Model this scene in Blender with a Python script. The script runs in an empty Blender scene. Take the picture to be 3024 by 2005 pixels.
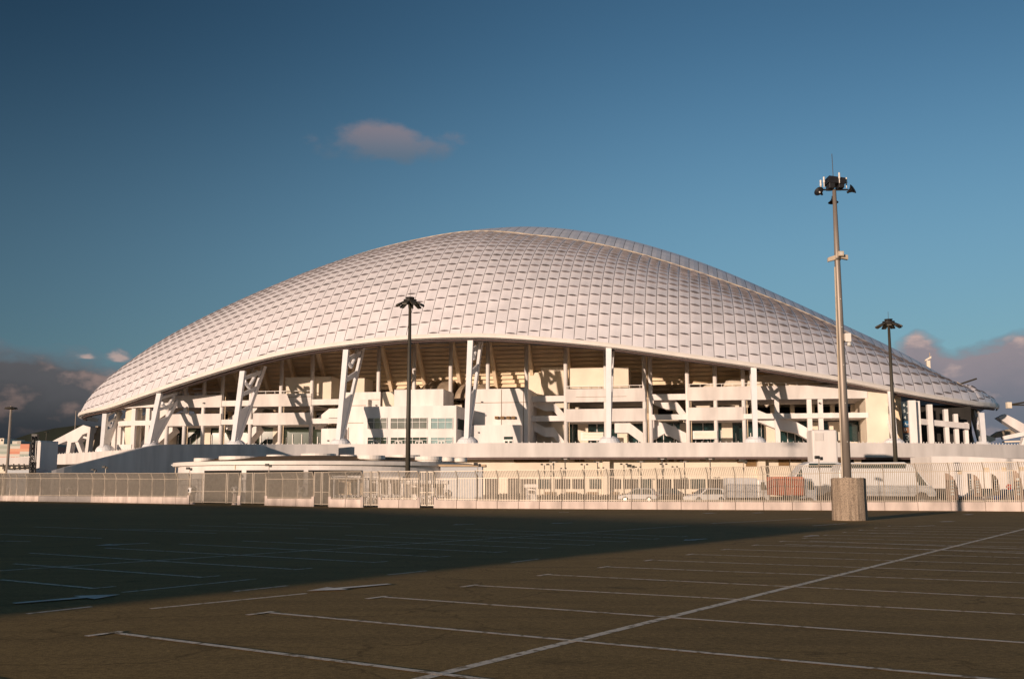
import bpy, math, random
from mathutils import Vector, Matrix
random.seed(7)
C = bpy.context.scene
COL = C.collection
R = math.radians
# ------------------------------------------------------------------ camera
F = 3060.0; TH = math.atan(431.5/3060); H = 1.75; PH = R(10)
cam = bpy.data.cameras.new('camera'); cam.sensor_width = 36; cam.lens = F/3024*36
cam.clip_start = .1; cam.clip_end = 20000
co = bpy.data.objects.new('camera', cam); COL.objects.link(co)
co.location = (0, 0, H); co.rotation_euler = (math.pi/2+TH, 0, 0); C.camera = co
C.render.resolution_x = 1024; C.render.resolution_y = 678
# ------------------------------------------------------------------ light
SUN_T = .101; SUN_EL = math.atan(SUN_T); SAZ = R(35.5)      # light travels towards azimuth 35.5 deg right of +Y
sd = Vector((math.sin(SAZ), math.cos(SAZ), -SUN_T)).normalized()
sl = bpy.data.lights.new('sun', 'SUN'); sl.energy = 4.0; sl.angle = R(.8); sl.color = (1, .76, .585)
so = bpy.data.objects.new('sun', sl); COL.objects.link(so)
so.rotation_euler = sd.to_track_quat('-Z', 'Y').to_euler()
w = bpy.data.worlds.new('World'); C.world = w; w.use_nodes = True
NT = w.node_tree; NT.nodes.clear()
def nn(t, **k):
    n = NT.nodes.new(t)
    for a, b in k.items(): setattr(n, a, b)
    return n
def lk(a, b): NT.links.new(a, b)
def mth(op, a, b=None, c=None, clamp=False):
    n = nn('ShaderNodeMath', operation=op); n.use_clamp = clamp
    for i, v in enumerate((a, b, c)):
        if v is None: continue
        if isinstance(v, (int, float)): n.inputs[i].default_value = v
        else: lk(v, n.inputs[i])
    return n.outputs[0]
def sstep(x, e0, e1):
    n = nn('ShaderNodeMapRange', interpolation_type='SMOOTHSTEP')
    lk(x, n.inputs[0]); n.inputs[1].default_value = e0; n.inputs[2].default_value = e1
    return n.outputs[0]
def mixc(f, a, b, mode='MIX'):
    n = nn('ShaderNodeMix', data_type='RGBA', blend_type=mode)
    if isinstance(f, (int, float)): n.inputs[0].default_value = f
    else: lk(f, n.inputs[0])
    for i, v in ((6, a), (7, b)):
        if isinstance(v, tuple): n.inputs[i].default_value = (*v, 1)
        else: lk(v, n.inputs[i])
    return n.outputs[2]
def ramp(x, pts, interp='LINEAR'):
    n = nn('ShaderNodeValToRGB'); lk(x, n.inputs[0]); n.color_ramp.interpolation = interp
    el = n.color_ramp.elements
    while len(el) < len(pts): el.new(.5)
    for e, (p, c) in zip(el, pts):
        e.position = p; e.color = (*c, 1) if isinstance(c, tuple) else (c, c, c, 1)
    return n.outputs[0]
sky = nn('ShaderNodeTexSky', sky_type='NISHITA'); sky.sun_disc = False
sky.sun_elevation = SUN_EL; sky.sun_rotation = math.pi+SAZ
sky.air_density = 1.0; sky.dust_density = .6; sky.ozone_density = 2.5
geo = nn('ShaderNodeTexCoord'); sep = nn('ShaderNodeSeparateXYZ'); lk(geo.outputs['Generated'], sep.inputs[0])
X, Y, Z = sep.outputs
az = mth('ARCTAN2', X, Y)
noi = nn('ShaderNodeTexNoise'); noi.inputs['Scale'].default_value = 26; noi.inputs['Detail'].default_value = 7
noi.inputs['Roughness'].default_value = .55
mp = nn('ShaderNodeMapping'); mp.inputs['Scale'].default_value = (1, 1, 1.9); lk(geo.outputs['Generated'], mp.inputs[0]); lk(mp.outputs[0], noi.inputs[0])
noL = nn('ShaderNodeTexNoise'); noL.inputs['Scale'].default_value = 9; noL.inputs['Detail'].default_value = 4; lk(mp.outputs[0], noL.inputs[0])
n1 = mth('SUBTRACT', noi.outputs[0], .5); n2 = mth('SUBTRACT', noL.outputs[0], .5)
# cloud-bank top elevation (sine) as a function of azimuth
azn = mth('MULTIPLY_ADD', az, 1.0, .5)      # -0.5..0.5 rad -> 0..1
topr = ramp(azn, [(0, .119), (.055, .117), (.10, .108), (.13, .100), (.22, .09), (.30, .02), (.74, .02), (.83, .09), (.875, .136), (.905, .118), (.93, .127), (1.0, .132)])
top = mth('ADD', topr, mth('ADD', mth('MULTIPLY', n2, .045), mth('MULTIPLY', n1, .030)))
dlt = mth('SUBTRACT', top, Z)
rightm = sstep(az, .0, .1)
soft = mth('MULTIPLY_ADD', rightm, -.004, .010)
bank = mth('MULTIPLY_ADD', mth('DIVIDE', dlt, soft), .5, .5, clamp=True)
bank = mth('MULTIPLY', bank, sstep(Z, -.02, .0))
bank = mth('MULTIPLY', bank, mth('LESS_THAN', mth('ABSOLUTE', az), 1.2))
# bank colour
hl = sstep(mth('ADD', mth('MULTIPLY', n1, 1.1), mth('MULTIPLY', n2, .9)), -.02, .22)
dep = sstep(dlt, .0, .07)
cl_top = mixc(hl, (.085, .085, .092), (.24, .175, .160))
cl_low = mixc(hl, (.042, .045, .050), (.12, .092, .086))
ccL = mixc(dep, cl_top, cl_low)
ccR = mixc(dep, mixc(hl, (.24, .21, .23), (.46, .34, .31)), mixc(hl, (.13, .145, .18), (.25, .21, .22)))
cc = mixc(rightm, ccL, ccR)
cc = mixc(mth('MULTIPLY', sstep(mth('MULTIPLY', Z, -1), -.075, -.02), mth('SUBTRACT', 1, rightm)), cc, (.016, .022, .030))
# small lone cloud
dx = mth('DIVIDE', mth('ADD', az, .124), .072); dz = mth('DIVIDE', mth('SUBTRACT', Z, .3190), .0195)
rr = mth('SQRT', mth('ADD', mth('MULTIPLY', dx, dx), mth('MULTIPLY', dz, dz)))
wis = mth('SUBTRACT', mth('ADD', 1.05, mth('ADD', mth('MULTIPLY', n1, 1.6), mth('MULTIPLY', n2, .9))), rr)
wism = mth('MULTIPLY', sstep(wis, .0, .62), .58)
wcol = mixc(sstep(dz, -.9, .9), (.11, .135, .17), (.27, .195, .195))
# sky colour
tint = mixc(1.0, sky.outputs[0], (.88, 1.09, 1.12), 'MULTIPLY')
# sky tint darkened towards the left of the view
lr = sstep(az, -.66, .25)
tint2 = mixc(1.0, tint, mixc(lr, (.36, .39, .42), (1.0, 1.0, 1.0)), 'MULTIPLY')
tint2 = mixc(mth('MULTIPLY', sstep(mth('MULTIPLY', Z, -1), -.42, -.02), mth('MULTIPLY_ADD', lr, .30, .22)), tint2, (1.55, 2.62, 3.60))
tint2 = mixc(sstep(Z, .20, .60), tint2, mixc(1.0, tint2, (.52, .58, .62), 'MULTIPLY'))
bs = nn('ShaderNodeBackground'); lk(tint2, bs.inputs[0]); bs.inputs[1].default_value = .10
bc = nn('ShaderNodeBackground'); bc.inputs[1].default_value = 1.0
ctot = mixc(bank, wcol, cc); lk(ctot, bc.inputs[0])
def puff(a0, z0, wa, wz):
    px_ = mth('DIVIDE', mth('SUBTRACT', az, a0), wa); pz_ = mth('DIVIDE', mth('SUBTRACT', Z, z0), wz)
    r_ = mth('SQRT', mth('ADD', mth('MULTIPLY', px_, px_), mth('MULTIPLY', pz_, pz_)))
    return mth('MULTIPLY', sstep(mth('SUBTRACT', mth('ADD', 1.0, mth('MULTIPLY', n1, 3.2)), r_), .0, .8), sstep(pz_, -.35, -.1))
pf = mth('MAXIMUM', puff(-.366, .1120, .015, .0085), puff(-.392, .1130, .010, .0045))
ctot = mixc(pf, ctot, (.36, .28, .26)); lk(ctot, bc.inputs[0])
fac = mth('MAXIMUM', mth('MAXIMUM', bank, wism), pf)
mx = nn('ShaderNodeMixShader'); lk(fac, mx.inputs[0]); lk(bs.outputs[0], mx.inputs[1]); lk(bc.outputs[0], mx.inputs[2])
wo = nn('ShaderNodeOutputWorld'); lk(mx.outputs[0], wo.inputs[0])
vs = C.view_settings; vs.view_transform = 'Standard'; vs.look = 'None'; vs.exposure = .28; vs.gamma = 1
C.cycles.max_bounces = 8; C.cycles.diffuse_bounces = 5
# ------------------------------------------------------------------ pixel -> world helpers (photo measured at 3024 px)
def ray(px, py):
    u = (px-1512)/F; v = (1002.5-py)/F
    return Vector((u, math.cos(TH)-v*math.sin(TH), math.sin(TH)+v*math.cos(TH)))
def pt(px, py, y):
    r = ray(px, py); return Vector((r.x*y/r.y, y, r.z*y/r.y+H))
def gnd(px, py, z=0.):
    r = ray(px, py); t = (z-H)/r.z; return Vector((r.x*t, r.y*t, z))
cp, sp = math.cos(PH), math.sin(PH)
def L(u, w_, z): return Vector((u*cp+w_*sp, -u*sp+w_*cp, z))      # stadium frame -> world
def ptw(px, py, w_):
    r = ray(px, py); lu = r.x*cp-r.y*sp; lw = r.x*sp+r.y*cp; t = w_/lw
    return lu*t, r.z*t+H                                         # (u, z)
def interp(tab, x):
    if x <= tab[0][0]: return tab[0][1]
    for (a, b), (c, d) in zip(tab, tab[1:]):
        if x <= c: return b+(d-b)*(x-a)/(c-a)
    return tab[-1][1]
# ------------------------------------------------------------------ materials
def mat(name, col, rough=.7, var=.10, scale=2.0, bump=.0, bscale=20, metal=0, spec=.5, trans=0, col2=None, stretch=None, coord='Object'):
    m = bpy.data.materials.new(name); m.use_nodes = True; t = m.node_tree
    b = t.nodes['Principled BSDF']; b.inputs['Roughness'].default_value = rough; b.inputs['Metallic'].default_value = metal
    b.inputs['Specular IOR Level'].default_value = spec
    tc = t.nodes.new('ShaderNodeTexCoord'); mpn = t.nodes.new('ShaderNodeMapping')
    t.links.new(tc.outputs[coord], mpn.inputs[0])
    if stretch: mpn.inputs['Scale'].default_value = stretch
    n = t.nodes.new('ShaderNodeTexNoise'); n.inputs['Scale'].default_value = scale; n.inputs['Detail'].default_value = 6
    t.links.new(mpn.outputs[0], n.inputs[0])
    cr = t.nodes.new('ShaderNodeValToRGB'); t.links.new(n.outputs[0], cr.inputs[0])
    c2 = col2 or tuple(min(1, c*(1+var*.5)) for c in col); c1 = tuple(c*(1-var) for c in col)
    cr.color_ramp.elements[0].position = .32; cr.color_ramp.elements[1].position = .68
    cr.color_ramp.elements[0].color = (*c1, 1); cr.color_ramp.elements[1].color = (*c2, 1)
    t.links.new(cr.outputs[0], b.inputs['Base Color'])
    if bump:
        n2_ = t.nodes.new('ShaderNodeTexNoise'); n2_.inputs['Scale'].default_value = bscale; n2_.inputs['Detail'].default_value = 5
        t.links.new(tc.outputs['Object'], n2_.inputs[0])
        bp = t.nodes.new('ShaderNodeBump'); bp.inputs['Strength'].default_value = bump; bp.inputs['Distance'].default_value = .05
        t.links.new(n2_.outputs[0], bp.inputs['Height']); t.links.new(bp.outputs[0], b.inputs['Normal'])
    return m
M = {}
M['white'] = mat('white_render', (.77, .73, .71), .75, .16, .45, .1, 6, stretch=(1, 1, .22))
M['cream'] = mat('cream_render', (.77, .68, .56), .8, .10, .25, .1, 5)
M['band'] = mat('podium_concrete', (.68, .64, .62), .8, .18, .45, .15, 5, stretch=(1, 1, .25))
M['pylon'] = mat('pylon_paint', (.80, .80, .82), .5, .05, .5)
M['truss'] = mat('brown_steel', (.33, .27, .20), .7, .2, 1.)
M['roof'] = mat('roof_polycarbonate', (.87, .83, .855), .45, .11, .30, spec=.45)
M['roof_gap'] = mat('roof_seam', (.13, .09, .085), .8, .2, 1.)
M['roof_slit_shade'] = mat('roof_slit_shade', (.14, .125, .135), .5, .5, .35)  # shade under each panel's lower end put into the colour
M['rim'] = mat('roof_rim', (.78, .73, .68), .55, .08, .6)
M['rib'] = mat('rib_metal', (.52, .43, .33), .5, .3, .7)
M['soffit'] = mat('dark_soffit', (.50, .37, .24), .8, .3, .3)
M['step'] = mat('stand_concrete', (.82, .66, .47), .85, .12, .4)
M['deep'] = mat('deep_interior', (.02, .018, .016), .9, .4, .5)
M['glass'] = mat('dark_glass', (.012, .035, .035), .08, .4, .3, spec=.8)
M['glassb'] = mat('bright_glass', (.25, .36, .37), .12, .25, .5, spec=.8)
M['glassg'] = mat('grey_glass', (.13, .14, .13), .12, .5, .35, spec=.8)
M['vault'] = mat('weathered_metal', (.42, .33, .24), .55, .35, .6, metal=.3)
M['frame'] = mat('white_frame', (.78, .75, .72), .5, .05, 2)
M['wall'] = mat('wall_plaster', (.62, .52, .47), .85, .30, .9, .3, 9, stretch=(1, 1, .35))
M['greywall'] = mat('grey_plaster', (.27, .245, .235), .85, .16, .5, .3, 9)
M['steel'] = mat('fence_steel', (.46, .395, .32), .5, .12, 3, metal=.25)
M['pole'] = mat('galvanised_pole', (.29, .245, .21), .5, .25, 2.5, metal=.35, stretch=(1, 1, .15))
M['darkpole'] = mat('dark_pole', (.055, .048, .035), .55, .2, 1)
M['black'] = mat('black_plastic', (.012, .011, .012), .5, .3, 3)
M['lamp'] = mat('lamp_reflector', (.62, .60, .56), .25, .1, 5)
M['brownvent'] = mat('brown_louvre', (.20, .12, .05), .8, .15, 3)
M['shade'] = mat('shade_grey', (.52, .54, .57), .85, .08, .12, .1, 5)  # cool shade put into the render colour; also plain grey for the trucks
M['orange'] = mat('orange_paint', (.50, .12, .055), .5, .15, 1.5)
M['carwhite'] = mat('white_car_paint', (.72, .72, .72), .25, .03, 1)
M['cargrey'] = mat('grey_car_paint', (.22, .23, .25), .25, .05, 1)
M['cardark'] = mat('dark_car_paint', (.03, .03, .04), .2, .05, 1)
M['carblue'] = mat('blue_car_paint', (.03, .05, .16), .2, .05, 1)
M['tyre'] = mat('tyre_rubber', (.02, .02, .02), .8, .1, 5)
M['chrome'] = mat('bright_metal', (.7, .7, .7), .15, .05, 5, metal=.9)
M['paint'] = mat('road_paint', (.88, .76, .60), .8, .30, 3.5, .2, 30)
def worn(name, col):
    m = mat(name, col, .8, .3, 7, .2, 30, col2=col); cr = [n for n in m.node_tree.nodes if n.type == 'VALTORGB'][0]; e = cr.color_ramp.elements
    e[0].position = .37; e[0].color = (.30, .22, .12, 1); e[1].position = .47; e[1].color = (*col, 1); return m
M['paint'] = worn('road_paint', (.84, .73, .58))
M['arrowpaint'] = mat('arrow_paint', (.92, .83, .72), .8, .25, 3, .2, 30)
M['red'] = mat('sign_red', (.65, .04, .02), .4, .05, 2)
M['green'] = mat('hill_green', (.018, .024, .016), .9, .4, .02, coord='Object')
M['ballw'] = mat('ball_white', (.70, .68, .66), .6, .05, 3)
M['fixture'] = mat('wall_fixture', (.03, .03, .03), .5, .2, 3)
M['signdark'] = mat('sign_dark', (.012, .025, .035), .4, .1, 2)
M['signblue'] = mat('sign_blue', (.01, .09, .20), .4, .1, 2)
M['signbrown'] = mat('sign_brown', (.20, .08, .03), .5, .1, 2)
M['letter'] = mat('sign_letter', (.62, .68, .66), .6, .05, 2)
M['bannerbrown'] = mat('banner_tan', (.36, .24, .18), .8, .15, 3)
M['bannerdark'] = mat('banner_dark', (.10, .035, .02), .8, .2, 3)
M['bannerblue'] = mat('banner_grey_blue', (.07, .085, .11), .8, .2, 3)
def asphalt():
    m = bpy.data.materials.new('asphalt'); m.use_nodes = True; t = m.node_tree; b = t.nodes['Principled BSDF']
    b.inputs['Roughness'].default_value = .93; b.inputs['Specular IOR Level'].default_value = .15
    tc = t.nodes.new('ShaderNodeTexCoord')
    def no(s, d=6, st=None):
        n = t.nodes.new('ShaderNodeTexNoise'); n.inputs['Scale'].default_value = s; n.inputs['Detail'].default_value = d
        if st:
            q = t.nodes.new('ShaderNodeMapping'); q.inputs['Scale'].default_value = st; q.inputs['Rotation'].default_value = (0, 0, R(-33))
            t.links.new(tc.outputs['Object'], q.inputs[0]); t.links.new(q.outputs[0], n.inputs[0])
        else: t.links.new(tc.outputs['Object'], n.inputs[0])
        return n.outputs[0]
    def mul(a, b_):
        n = t.nodes.new('ShaderNodeMix'); n.data_type = 'RGBA'; n.blend_type = 'MULTIPLY'; n.inputs[0].default_value = 1
        t.links.new(a, n.inputs[6]); t.links.new(b_, n.inputs[7]); return n.outputs[2]
    def rp(x, p0, c0, p1, c1):
        n = t.nodes.new('ShaderNodeValToRGB'); t.links.new(x, n.inputs[0]); e = n.color_ramp.elements
        e[0].position = p0; e[0].color = (*c0, 1); e[1].position = p1; e[1].color = (*c1, 1); return n.outputs[0]
    a = rp(no(.10, 5), .35, (.285, .186, .070), .65, (.335, .218, .083))
    a = mul(a, rp(no(2.2, 10), .3, (.88, .88, .88), .7, (1.08, 1.08, 1.08)))
    a = mul(a, rp(no(14, 8), .3, (.72, .72, .72), .7, (1.22, 1.22, 1.22)))
    a = mul(a, rp(no(60, 3), .3, (.62, .62, .62), .7, (1.3, 1.3, 1.3)))
    a = mul(a, rp(no(1.2, 4, (.06, 1.6, 1)), .30, (.86, .86, .87), .52, (1.02, 1.02, 1.01)))
    # cracks, light stones and dark stains
    vo = t.nodes.new('ShaderNodeTexVoronoi'); vo.feature = 'DISTANCE_TO_EDGE'; vo.inputs['Scale'].default_value = .16
    wv = t.nodes.new('ShaderNodeMix'); wv.data_type = 'VECTOR'; wv.inputs[0].default_value = .9; t.links.new(tc.outputs['Object'], wv.inputs[4])
    nd = t.nodes.new('ShaderNodeTexNoise'); nd.inputs['Scale'].default_value = .6; nd.inputs['Detail'].default_value = 6; t.links.new(tc.outputs['Object'], nd.inputs[0])
    av = t.nodes.new('ShaderNodeVectorMath'); av.operation = 'MULTIPLY_ADD'; t.links.new(nd.outputs[1], av.inputs[0]); av.inputs[1].default_value = (3, 3, 0); t.links.new(tc.outputs['Object'], av.inputs[2])
    t.links.new(av.outputs[0], vo.inputs[0])
    a = mul(a, rp(vo.outputs[0], .0, (.62, .60, .58), .006, (1, 1, 1)))
    a = mul(a, rp(no(.8, 6), .28, (.74, .74, .75), .36, (1, 1, 1)))
    st = t.nodes.new('ShaderNodeTexVoronoi'); st.inputs['Scale'].default_value = 1.3; t.links.new(tc.outputs['Object'], st.inputs[0])
    a = mul(a, rp(st.outputs[0], .018, (2.6, 2.5, 2.4), .03, (1, 1, 1)))
    t.links.new(a, b.inputs['Base Color'])
    bp = t.nodes.new('ShaderNodeBump'); bp.inputs['Strength'].default_value = .25; bp.inputs['Distance'].default_value = .012
    t.links.new(no(45, 4), bp.inputs['Height']); t.links.new(bp.outputs[0], b.inputs['Normal'])
    return m
M['asphalt'] = asphalt()
def boards():
    m = bpy.data.materials.new('board_marked_concrete'); m.use_nodes = True; t = m.node_tree; b = t.nodes['Principled BSDF']
    b.inputs['Roughness'].default_value = .9
    tc = t.nodes.new('ShaderNodeTexCoord')
    q = t.nodes.new('ShaderNodeMapping'); q.inputs['Scale'].default_value = (1, 1, .05); t.links.new(tc.outputs['Object'], q.inputs[0])
    n = t.nodes.new('ShaderNodeTexNoise'); n.inputs['Scale'].default_value = 7; n.inputs['Detail'].default_value = 5; t.links.new(q.outputs[0], n.inputs[0])
    n3 = t.nodes.new('ShaderNodeTexNoise'); n3.inputs['Scale'].default_value = 22; n3.inputs['Detail'].default_value = 6; t.links.new(tc.outputs['Object'], n3.inputs[0])
    r = t.nodes.new('ShaderNodeValToRGB'); t.links.new(n.outputs[0], r.inputs[0]); e = r.color_ramp.elements
    e[0].position = .34; e[0].color = (.27, .205, .15, 1); e[1].position = .66; e[1].color = (.46, .36, .27, 1)
    mm = t.nodes.new('ShaderNodeMix'); mm.data_type = 'RGBA'; mm.blend_type = 'MULTIPLY'; mm.inputs[0].default_value = .6
    r2 = t.nodes.new('ShaderNodeValToRGB'); t.links.new(n3.outputs[0], r2.inputs[0]); r2.color_ramp.elements[0].position = .3; r2.color_ramp.elements[1].position = .6
    t.links.new(r.outputs[0], mm.inputs[6]); t.links.new(r2.outputs[0], mm.inputs[7]); t.links.new(mm.outputs[2], b.inputs['Base Color'])
    bp = t.nodes.new('ShaderNodeBump'); bp.inputs['Strength'].default_value = .5; bp.inputs['Distance'].default_value = .03
    t.links.new(n.outputs[0], bp.inputs['Height']); t.links.new(bp.outputs[0], b.inputs['Normal'])
    return m
M['board'] = boards()
def mosaic():
    m = bpy.data.materials.new('pastel_mosaic'); m.use_nodes = True; t = m.node_tree; b = t.nodes['Principled BSDF']
    tc = t.nodes.new('ShaderNodeTexCoord'); q = t.nodes.new('ShaderNodeMapping'); q.inputs['Scale'].default_value = (.30, .0, 1.3)
    t.links.new(tc.outputs['Object'], q.inputs[0])
    s = t.nodes.new('ShaderNodeVectorMath'); s.operation = 'FLOOR'; t.links.new(q.outputs[0], s.inputs[0])
    wn = t.nodes.new('ShaderNodeTexWhiteNoise'); wn.noise_dimensions = '3D'; t.links.new(s.outputs[0], wn.inputs[0])
    r = t.nodes.new('ShaderNodeValToRGB'); r.color_ramp.interpolation = 'CONSTANT'; t.links.new(wn.outputs[0], r.inputs[0]); e = r.color_ramp.elements
    cs = [(.42, .36, .30), (.62, .26, .17), (.34, .38, .33), (.66, .34, .22), (.45, .47, .42), (.60, .55, .48)]
    while len(e) < 6: e.new(.5)
    for i, c in enumerate(cs): e[i].position = i/6; e[i].color = (*c, 1)
    t.links.new(r.outputs[0], b.inputs['Base Color']); b.inputs['Roughness'].default_value = .8
    return m
M['mosaic'] = mosaic()
# ------------------------------------------------------------------ mesh builder
class MB:
    def __init__(s): s.v = []; s.f = []; s.m = []
    def add(s, vs_, fs, mi=0):
        o = len(s.v); s.v += [tuple(v) for v in vs_]; s.f += [tuple(i+o for i in f) for f in fs]; s.m += [mi]*len(fs); return s
    def hexa(s, p, mi=0):      # 8 points: bottom 4 ccw, top 4
        return s.add(p, [(0, 3, 2, 1), (4, 5, 6, 7), (0, 1, 5, 4), (1, 2, 6, 5), (2, 3, 7, 6), (3, 0, 4, 7)], mi)
    def box(s, x0, x1, y0, y1, z0, z1, fn=lambda x, y, z: Vector((x, y, z)), mi=0):
        return s.hexa([fn(x0, y0, z0), fn(x1, y0, z0), fn(x1, y1, z0), fn(x0, y1, z0), fn(x0, y0, z1), fn(x1, y0, z1), fn(x1, y1, z1), fn(x0, y1, z1)], mi)
    def lbox(s, u0, u1, w0, w1, z0, z1, mi=0): return s.box(u0, u1, w0, w1, z0, z1, L, mi)
    def fbox(s, px0, py0, px1, py1, w_, d, mi=0):   # stadium-frame box whose front face (on plane w_) covers these photo pixels
        mx_, my = (px0+px1)/2, (py0+py1)/2
        u0, u1 = ptw(px0, my, w_)[0], ptw(px1, my, w_)[0]; z0, z1 = ptw(mx_, py1, w_)[1], ptw(mx_, py0, w_)[1]
        return s.lbox(u0, u1, w_, w_+d, z0, z1, mi)
    def pbox(s, px0, py0, px1, py1, y, d, mi=0, z0=None):     # same on world plane y
        a = pt(px0, py1, y); b = pt(px1, py0, y); m_ = (px0+px1)/2
        zb = pt(m_, py1, y).z if z0 is None else z0
        return s.box(a.x, b.x, y, y+d, zb, pt(m_, py0, y).z, mi=mi)
    def prism(s, pts, d, mi=0):     # extrude polygon by vector d
        n = len(pts); d = Vector(d); p = [Vector(q) for q in pts]
        return s.add(p+[q+d for q in p], [tuple(range(n)), tuple(range(2*n-1, n-1, -1))]+[(i, i+n, (i+1) % n+n, (i+1) % n) for i in range(n)], mi)
    def tube(s, pts, r, seg=8, mi=0, cap=True):
        pts = [Vector(p) for p in pts]; rs = r if isinstance(r, (list, tuple)) else [r]*len(pts); rings = []
        for i, p in enumerate(pts):
            d = (pts[min(i+1, len(pts)-1)]-pts[max(i-1, 0)]).normalized()
            a = d.cross(Vector((0, 0, 1)))
            a = a.normalized() if a.length > 1e-3 else Vector((1, 0, 0)); b = d.cross(a)
            rings.append([p+(a*math.cos(2*math.pi*k/seg)+b*math.sin(2*math.pi*k/seg))*rs[i] for k in range(seg)])
        vs_ = [q for r_ in rings for q in r_]; fs = []
        for i in range(len(pts)-1):
            for k in range(seg):
                fs.append((i*seg+k, i*seg+(k+1) % seg, (i+1)*seg+(k+1) % seg, (i+1)*seg+k))
        if cap: fs += [tuple(range(seg-1, -1, -1)), tuple((len(pts)-1)*seg+k for k in range(seg))]
        return s.add(vs_, fs, mi)
    def lathe(s, c, prof, seg=24, mi=0):
        c = Vector(c); vs_ = []; fs = []
        for r, z in prof: vs_ += [c+Vector((r*math.cos(2*math.pi*k/seg), r*math.sin(2*math.pi*k/seg), z)) for k in range(seg)]
        for i in range(len(prof)-1):
            for k in range(seg): fs.append((i*seg+k, i*seg+(k+1) % seg, (i+1)*seg+(k+1) % seg, (i+1)*seg+k))
        fs += [tuple(range(seg-1, -1, -1)), tuple((len(prof)-1)*seg+k for k in range(seg))]
        return s.add(vs_, fs, mi)
    def build(s, name, mats, parent=None, smooth=False, bevel=0):
        me = bpy.data.meshes.new(name); me.from_pydata(s.v, [], s.f)
        if not isinstance(mats, (list, tuple)): mats = [mats]
        for m in mats: me.materials.append(M[m] if isinstance(m, str) else m)
        for p, i in zip(me.polygons, s.m): p.material_index = i; p.use_smooth = smooth if smooth != 'first' else i == 0
        o = bpy.data.objects.new(name, me); COL.objects.link(o)
        mw = Matrix.Identity(4)
        if parent:
            mw = world[parent.name]
            o.parent = parent
            me.transform(mw.inverted())
        else:
            # origin at the base centre
            xs = [v.co for v in me.vertices]
            if xs:
                c = Vector((sum(v.x for v in xs)/len(xs), sum(v.y for v in xs)/len(xs), min(v.z for v in xs)))
                mw = Matrix.Translation(c); me.transform(mw.inverted()); o.location = c
        if parent: world[o.name] = mw      # parts sit at identity below their thing
        else: world[o.name] = mw
        me.validate(); me.update()
        if bevel:
            b = o.modifiers.new('bevel', 'BEVEL'); b.width = bevel; b.segments = 2; b.limit_method = 'ANGLE'
        return o
world = {}
def tag(o, label=None, cat=None, group=None, kind=None):
    if label: o['label'] = label
    if cat: o['category'] = cat
    if group: o['group'] = group
    if kind: o['kind'] = kind
    return o
def thing(name, loc, label, cat, group=None, rz=0):
    o = bpy.data.objects.new(name, None); COL.objects.link(o); o.location = loc; o.rotation_euler = (0, 0, rz)
    o.empty_display_size = .3
    world[o.name] = Matrix.Translation(Vector(loc)) @ Matrix.Rotation(rz, 4, 'Z')
    return tag(o, label, cat, group)
def sub(mb, name, m, parent, **k):      # a sub-part below a mesh or Empty part
    return mb.build(name, m, parent, **k)
def copy_tree(o, parent=None):
    c = o.copy(); COL.objects.link(c)
    if parent: c.parent = parent
    for ch in list(o.children): copy_tree(ch, c)
    return c
# ------------------------------------------------------------------ ground
g = MB(); g.add([(-3000, -400, 0), (3000, -400, 0), (3000, 4000, 0), (-3000, 4000, 0)], [(0, 1, 2, 3)])
tag(g.build('parking_lot', 'asphalt'), kind='structure')
def strip(mb, a, b, wd, z=.004, mi=0):
    a = Vector((a[0], a[1], z)); b = Vector((b[0], b[1], z)); d = (b-a).normalized(); n = Vector((-d.y, d.x, 0))*wd/2
    mb.add([a-n, b-n, b+n, a+n], [(0, 1, 2, 3)], mi)
ln = MB()
# near double row of bays: spine and bay lines
sp0 = gnd(1238, 2005); sp1 = gnd(3024, 1562); d1 = (sp1-sp0).normalized()
strip(ln, sp0-d1*6, sp1+d1*22, .13)
cross = [(1302, 1991), (1690, 1892), (1963, 1822.6), (2174, 1770), (2327, 1732), (2459, 1699.5), (2553, 1676)]
start = [(337, 1869), (791, 1809), (1129, 1763), (1400, 1729), (1617, 1697), (1792, 1674), (1924, 1654)]
right = [(3024, 2200), (3024, 1998.7), (3024, 1887.9), (3024, 1815.4), (3024, 1761.3), (3024, 1723.8), (3024, 1691.8)]
A0 = [gnd(*p) for p in start]; B0 = [gnd(*p) for p in cross]; step_ = (B0[6]-B0[0])/6; stepA = (A0[6]-A0[0])/6
for k in range(-1, 17):
    a = A0[k] if 0 <= k < 7 else A0[6]+(A0[6]-A0[3])/3*(k-6) if k >= 7 else A0[0]-stepA
    b = B0[k] if 0 <= k < 7 else B0[6]+(B0[6]-B0[3])/3*(k-6) if k >= 7 else B0[0]-step_
    e = b+(b-a).normalized()*(b-a).length*(1.02)
    if k == -1: a = a
    strip(ln, a, e, .10, .008)
    if 0 <= k: strip(ln, a-d1*.38+Vector((0, 0, 0)), a+d1*.10, .10, .012)
# aisle edge dashes
for (x0, y0, x1, y1) in [(80, 1812, 270, 1791), (445, 1797, 905, 1752), (690, 1746, 850, 1729), (1145, 1697, 1260, 1685), (360, 1749, 755, 1709), (1510, 1660, 1590, 1650)]:
    strip(ln, gnd(x0, y0), gnd(x1, y1), .09)
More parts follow.
